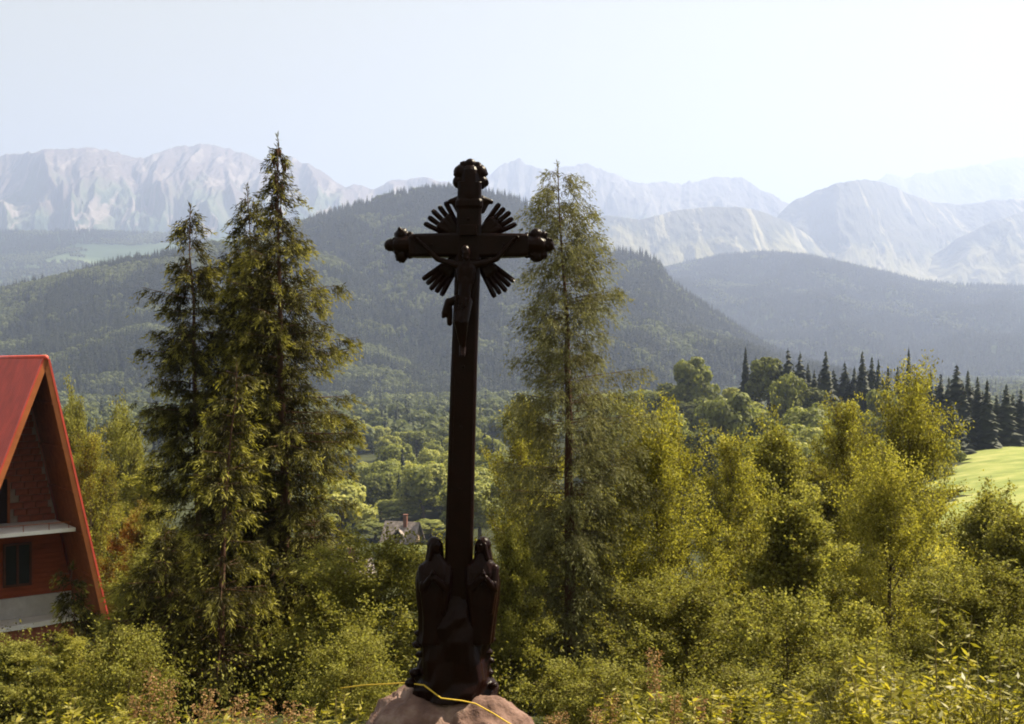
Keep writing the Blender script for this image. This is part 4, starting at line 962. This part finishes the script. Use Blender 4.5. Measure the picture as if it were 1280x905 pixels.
# lower wall
Z0 = zl(7.45)
bm = bmesh.new(); gable_poly(bm, Z0, FL-0.12, WY+0.02, WY+0.25); lw = bm_obj('lower_gable_wall', bm, M['brick'], house, smooth=False)
bm = bmesh.new(); z = Z0+0.08; rb = random.Random(12)
while z < FL-0.2:
    x0, x1 = -inner(z+0.07, -1), inner(z+0.07, 1)
    bm_box(bm, ((x0+x1)/2, WY+rb.uniform(-0.004, 0.004), z), (x1-x0, 0.03, 0.135)); z += 0.148
bm_obj('cladding_board', bm, mcol('red_cladding', (0.28, 0.07, 0.032), 0.8, 0.15, 0.3, 4, 0.2, (0.3, 1, 1)), house, smooth=False, kind='stuff')
wz0, wz1, wx0, wx1 = zl(6.85), zl(5.6), -0.54, 0.2
wbm = bmesh.new()
for xx in (wx0, wx1, (wx0+wx1)/2): bm_box(wbm, (xx, WY-0.045, (wz0+wz1)/2), (0.07, 0.08, wz1-wz0))
for zz_ in (wz0, wz1): bm_box(wbm, ((wx0+wx1)/2, WY-0.043, zz_), (wx1-wx0+0.07, 0.084, 0.07))
wf = bm_obj('window', wbm, mcol('dark_window_frame', (0.10, 0.04, 0.025)), house, smooth=False)
for a_, b_ in ((wx0, (wx0+wx1)/2), ((wx0+wx1)/2, wx1)):
    bm = bmesh.new(); bm_box(bm, ((a_+b_)/2, WY-0.03, (wz0+wz1)/2), (b_-a_-0.07, 0.02, wz1-wz0-0.07)); bm_obj('pane', bm, M['glass'], wf, smooth=False)
bm = bmesh.new(); bm_box(bm, ((inner(FL, 1)-inner(FL, -1))/2, 1.4, FL-0.05), (inner(FL, -1)+inner(FL, 1)-0.10, 2.15, 0.11)); o = bm_obj('balcony_slab', bm, M['paleconc'], house, smooth=False, bevel=0.01)
bm = bmesh.new(); zz0, zz1 = zl(7.9), zl(7.22); bm_box(bm, (-0.55, WY+0.0, (zz0+zz1)/2), (3.9, 0.16, zz1-zz0)); bm_obj('foundation', bm, M['conc'], house, smooth=False)
bm = bmesh.new()
arc = [Vector((-4.0+5.4*i/12, 1.65-0.25*math.sin(PI*i/12), 0)) for i in range(13)]+[Vector((1.4, 2.4, 0)), Vector((-4.0, 2.4, 0))]
bm_loft(bm, [[p_+Vector((0, 0, z_)) for p_ in arc] for z_ in (zl(7.98), zl(7.84))]); bm_obj('terrace_slab', bm, M['paleconc'], house, smooth=False)
bm = bmesh.new(); arc2 = [Vector((p_.x*0.96, p_.y+0.15, 0)) for p_ in arc]; bm_loft(bm, [[p_+Vector((0, 0, z_)) for p_ in arc2] for z_ in (zl(9.6), zl(7.985))]); bm_obj('terrace_base', bm, mcol('red_base', (0.30, 0.10, 0.06)), house, smooth=False)
bm = bmesh.new(); bm_box(bm, (-0.5, WY+3.9, zl(7.6)+0.7), (3.4, 6.4, 3.2)); bm_obj('rear_wall', bm, M['mortar'], house, smooth=False)
# white railing cords on the balcony
T = Tube()
for xx in (-1.3, -0.5, 0.2, 0.75): T.add([(xx, 0.4, FL), (xx, 0.4, FL+0.2)], [0.012, 0.012], 5)
T.add([(-1.6, 0.4, FL+0.2), (0.8, 0.4, FL+0.18)], [0.012, 0.012], 5)
link('balcony_rail', T.mesh('balcony_rail', M['wood']), house)

# ------------------------------------------------------------------ small cottage in the valley
def cottage(px, py, d, rz, label, wd=5.6, dp=6.6):
    c = P(px, py, d); zg = c.z-8.0
    t = thing('cottage', label, 'cottage', (c.x, c.y, zg), rz)
    grey = mcol('grey_sheet_roof', (0.24, 0.20, 0.195), 0.75, 0.2, 0.5, 1.6); wl = mcol('cottage_wall', (0.45, 0.33, 0.24), 0.9, 0.1)
    H0, H1 = 4.4, 8.0
    bm = bmesh.new(); bm_box(bm, (0, 0, H0/2-0.5), (dp, wd, H0+1)); bm_loft(bm, [[Vector((x_, -wd/2, H0)), Vector((x_, wd/2, H0)), Vector((x_, 0, H1-0.15))] for x_ in (-dp/2+0.003, dp/2-0.003)]); bm_obj('wall', bm, wl, t, smooth=False)
    bm = bmesh.new()
    for s_ in (-1, 1):
        a = [Vector((0, s_*(wd/2+0.6), H0-0.55)), Vector((0, 0, H1)), Vector((0, 0, H1+0.15)), Vector((0, s_*(wd/2+0.62), H0-0.4))]
        bm_loft(bm, [[p_+Vector((x_, 0, 0)) for p_ in a] for x_ in (-dp/2-0.6, dp/2+0.6)])
    rf = bm_obj('roof', bm, grey, t, smooth=False)
    bm = bmesh.new(); bm_box(bm, (0.9, -0.6, H1+0.3), (0.75, 0.75, 2.6)); bm_box(bm, (0.9, -0.6, H1+1.65), (0.95, 0.95, 0.15)); bm_obj('chimney', bm, mcol('chimney_brick', (0.16, 0.07, 0.05)), rf, smooth=False)
    bm = bmesh.new(); dx = 0.0
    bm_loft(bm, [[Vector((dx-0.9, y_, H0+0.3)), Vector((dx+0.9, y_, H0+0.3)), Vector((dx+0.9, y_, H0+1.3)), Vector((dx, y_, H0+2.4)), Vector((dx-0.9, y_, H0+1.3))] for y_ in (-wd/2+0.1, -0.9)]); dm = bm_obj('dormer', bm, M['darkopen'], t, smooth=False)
    bm = bmesh.new()
    for s_ in (-1, 1):
        a = [Vector((dx+s_*1.25, 0, H0+1.0)), Vector((dx, 0, H0+2.42)), Vector((dx, 0, H0+2.56)), Vector((dx+s_*1.3, 0, H0+1.12))]
        bm_loft(bm, [[p_+Vector((0, y_, 0)) for p_ in a] for y_ in (-wd/2-0.3, -0.6)])
    bm_obj('dormer_roof', bm, grey, t, smooth=False)
    for xx in (-2.1, 2.1):
        bm = bmesh.new(); bm_box(bm, (xx, -wd/2-0.01, 2.2), (1.1, 0.1, 1.3)); w_ = bm_obj('window', bm, M['paleconc'], t, smooth=False)
        bm = bmesh.new(); bm_box(bm, (xx, -wd/2-0.05, 2.2), (0.85, 0.06, 1.05)); bm_obj('pane', bm, M['glass'], w_, smooth=False)
    return t
cottage(503, 652, 228, math.radians(-14), 'small grey-roofed cottage with a dark chimney and dormer deep in the valley trees')
cottage(430, 700, 150, math.radians(30), 'pale cottage almost hidden behind the sunlit alders left of the cross', 6, 7)

# ------------------------------------------------------------------ weeds
def weed_mesh(kind, seed):
    global rng
    rng = np.random.default_rng(seed); T = Tube(); Cs = []; Ds = []; Ls = []; w_ = 0.28
    if kind == 'nettle':
        H = 1.3; z = np.linspace(0, 1, 8); bx_ = np.cumsum(rng.normal(0, 0.012, 8)); st = np.column_stack([bx_, bx_*0.5, z*H]); T.add(st, 0.007*(1-z*0.7), 5)
        for q in range(15):
            h = 0.25+0.75*q/15; p_ = np.array([np.interp(h, z, st[:, 0]), np.interp(h, z, st[:, 1]), h*H])
            for s_ in (0, PI):
                a = q*1.57+s_+rng.normal(0, 0.2); Cs.append(p_); Ds.append([math.cos(a), math.sin(a), rng.uniform(-0.6, 0.3)]); Ls.append(0.12*(1.15-h*0.6))
        Cs.append(st[-1]); Ds.append([0.4, 0.1, 0.2]); Ls.append(0.1)
    elif kind == 'dock':
        H = 1.0; T.add([[0, 0, 0], [0.02, 0, H*0.5], [0.0, 0.03, H]], [0.006, 0.005, 0.003], 5)
        n = 230; h = rng.uniform(0.55, 1, n)**0.8; a = rng.random(n)*6.28; k = rng.integers(0, 7, n); rad = 0.045*(1.15-h)+rng.random(n)*0.02
        aa = k*0.9; off = (h-0.5)*0.16
        Cs = list(np.column_stack([np.cos(aa)*off*0.5+np.cos(a)*rad, np.sin(aa)*off*0.5+np.sin(a)*rad, h*H])); Ds = list(rng.normal(0, 1, (n, 3))); Ls = list(np.full(n, 0.018)); w_ = 0.9
    elif kind == 'herb':
        H = 0.9
        for s in range(4):
            a0 = rng.random()*6.28; z = np.linspace(0, 1, 6); sp = rng.uniform(0.1, 0.3); hh = H*rng.uniform(0.7, 1.1)
            st = np.column_stack([np.cos(a0)*sp*z**1.5, np.sin(a0)*sp*z**1.5, z*hh]); T.add(st, 0.004*(1-z*0.6), 4)
            for q in range(70):
                h = rng.uniform(0.2, 1); p_ = np.array([np.interp(h, z, st[:, i]) for i in range(3)]); Cs.append(p_); v = rng.normal(0, 1, 3); v[2] = v[2]*0.5+0.2; Ds.append(v); Ls.append(rng.uniform(0.04, 0.08))
        w_ = 0.3
    else:
        H = 0.9
        for q in range(60):
            a = rng.random()*6.28; Ln = rng.uniform(0.45, 1.0); c0 = rng.normal(0, 0.05, 2); z = np.linspace(0, 1, 6); out = Ln*rng.uniform(0.1, 0.55)
            T.add(np.column_stack([c0[0]+np.cos(a)*out*z**2, c0[1]+np.sin(a)*out*z**2, Ln*(z-0.25*z**3)]), 0.0035*(1-z)+0.0008, 3)
        return [T.mesh('blades', M['weed'])]
    V, f = leaf_quads(np.array(Cs), np.array(Ds, float), np.array(Ls), w_, 0.12)
    return [T.mesh('stem', M['stem']), mesh_np('seed_head' if kind == 'dock' else 'foliage', V, [f], M['dock'] if kind == 'dock' else M['weed'], tint=np.clip(rng.normal(0.5, 0.25, len(f)), 0, 1))]
WM = {k: [weed_mesh(k, 500+i*7+len(k)) for i in range(3)] for k in ('nettle', 'dock', 'herb', 'grass')}
WH = dict(nettle=1.3, dock=1.0, herb=0.9, grass=0.8)
WN = dict(nettle='nettle_plant', dock='dock_plant', herb='wild_herb', grass='grass_tuft')
def weed(kind, px, ytop, d, label, group=None, wide=1.0):
    x = (px-640)/F*d; zt = (HY-ytop)/F*d; zg = gzf(x, d)-0.03; s_ = max(0.3, (zt-zg)/WH[kind])
    t = thing(WN[kind], label, 'grass' if kind == 'grass' else 'weed', (x, d, zg), random.random()*6.28, group); ws = wide*(0.6+0.4*s_); t.scale = (ws, ws, s_)
    for me in WM[kind][random.randrange(3)]: link(me.name.split('.')[0], me, t)
    return t
weed('nettle', 1172, 735, 6.6, 'tallest leafy nettle stalk at lower right, drooping at its tip')
weed('nettle', 1212, 768, 6.4, 'second leafy nettle stalk just right of the tallest one')
weed('nettle', 1097, 790, 6.8, 'shorter nettle stalk left of the tallest nettle')
weed('nettle', 1250, 800, 6.2, 'nettle stalk nearest the lower right corner')
weed('dock', 818, 812, 6.8, 'tall pinkish dock stalk right of the larch foot')
weed('dock', 765, 868, 6.4, 'short reddish dock stalk below the larch')
weed('dock', 190, 838, 6.3, 'tall brown seed stalk at the foot of the dark spruces')
for px, yt in ((262, 862), (300, 868), (212, 850), (335, 875), (362, 878), (250, 880), (285, 885), (320, 888), (745, 885), (702, 890), (845, 868), (875, 872), (385, 885), (170, 870), (690, 896), (905, 880)):
    weed('dock', px, yt, random.uniform(5.6, 6.8), 'reddish brown dock stalk at the bottom edge %s' % ('below the dark spruces' if px < 310 else 'between the spruces and the boulder' if px < 400 else 'right of the boulder' if px < 760 else 'below the feathery willow'), 'dock stalks along the bottom edge')
for k in range(46):
    px = random.uniform(1035, 1275); yt = 905-random.uniform(10, 105)*math.exp(-((px-1150)/110)**2)-random.uniform(0, 15)
    weed('herb', px, yt, random.uniform(5.6, 7.6), '%s yellow-green weed in the %s of the sunlit clump at lower right' % ('taller' if yt < 855 else 'low', 'left third' if px < 1115 else 'middle' if px < 1195 else 'right third'), 'yellow weeds at lower right', 1.0)
for k in range(40):
    px = random.uniform(760, 1280); yt = random.uniform(850, 905)
    weed('herb', px, yt, random.uniform(5.2, 7.5), 'sunlit green weed at the bottom edge %s' % ('right of the boulder' if px < 930 else 'below the thicket' if px < 1060 else 'before the yellow clump' if px < 1180 else 'in the lower right corner'), 'green weeds along the bottom right')
for k in range(26):
    px = random.uniform(0, 450); yt = random.uniform(868, 910)
    weed('herb', px, yt, random.uniform(5.2, 7.5), 'green weed at the bottom edge %s' % ('below the house' if px < 150 else 'below the dark spruces' if px < 330 else 'left of the boulder'), 'green weeds along the bottom left')
for k in range(16):
    px = random.uniform(1040, 1250); weed('grass', px, random.uniform(815, 880), random.uniform(5.6, 7), 'arching yellow grass tuft in the weed clump at lower right', 'grass tufts at lower right')
# undergrowth leaves over the slope
rng = np.random.default_rng(88)
n = 52000; yy = rng.uniform(9.5, 34, n); xx = rng.uniform(-0.55, 0.55, n)*yy; patch = fbm(xx/1.3, yy/1.3, 21, 3); kp = ~((xx/yy < -0.19) & (xx/yy > -0.36) & (yy > 12)) & ~((xx/yy < 0.1) & (xx/yy > 0.0) & (yy > 11)); xx = xx[kp]; yy = yy[kp]; patch = patch[kp]; n = len(xx); hh = rng.random(n)*np.clip(patch*2.4-0.5, 0.15, 2)*0.9
V, f = leaf_quads(np.column_stack([xx, yy, gz(xx, yy)+hh]), rng.normal(0, 1, (n, 3))+[0, 0, 0.2], rng.uniform(0.04, 0.085, n)*np.clip(yy/18, 0.55, 1), 0.6)
link('undergrowth', mesh_np('undergrowth', V, [f], M['alder'], tint=np.clip(rng.normal(0.32, 0.2, n), 0, 1)), kind='stuff', label='low leafy undergrowth covering the slope below the trees', category='undergrowth')

# ------------------------------------------------------------------ haze
bm = bmesh.new(); bm_box(bm, (0, 13000, (2300-75)/2), (60000, 30000, 2300+75))
hz = bm_obj('haze', bm, bpy.data.materials.new('haze_air'), None, smooth=False, kind='stuff', label='bluish summer haze filling the valley air')
hm = hz.data.materials[0]; hm.use_nodes = True; ht = hm.node_tree; ht.nodes.clear()
ho = ht.nodes.new('ShaderNodeOutputMaterial'); hv = ht.nodes.new('ShaderNodeVolumePrincipled')
hv.inputs['Color'].default_value = (0.46, 0.555, 0.87, 1); hv.inputs['Density'].default_value = HAZE_DENSITY; hv.inputs['Anisotropy'].default_value = 0.25
ht.links.new(hv.outputs[0], ho.inputs['Volume'])
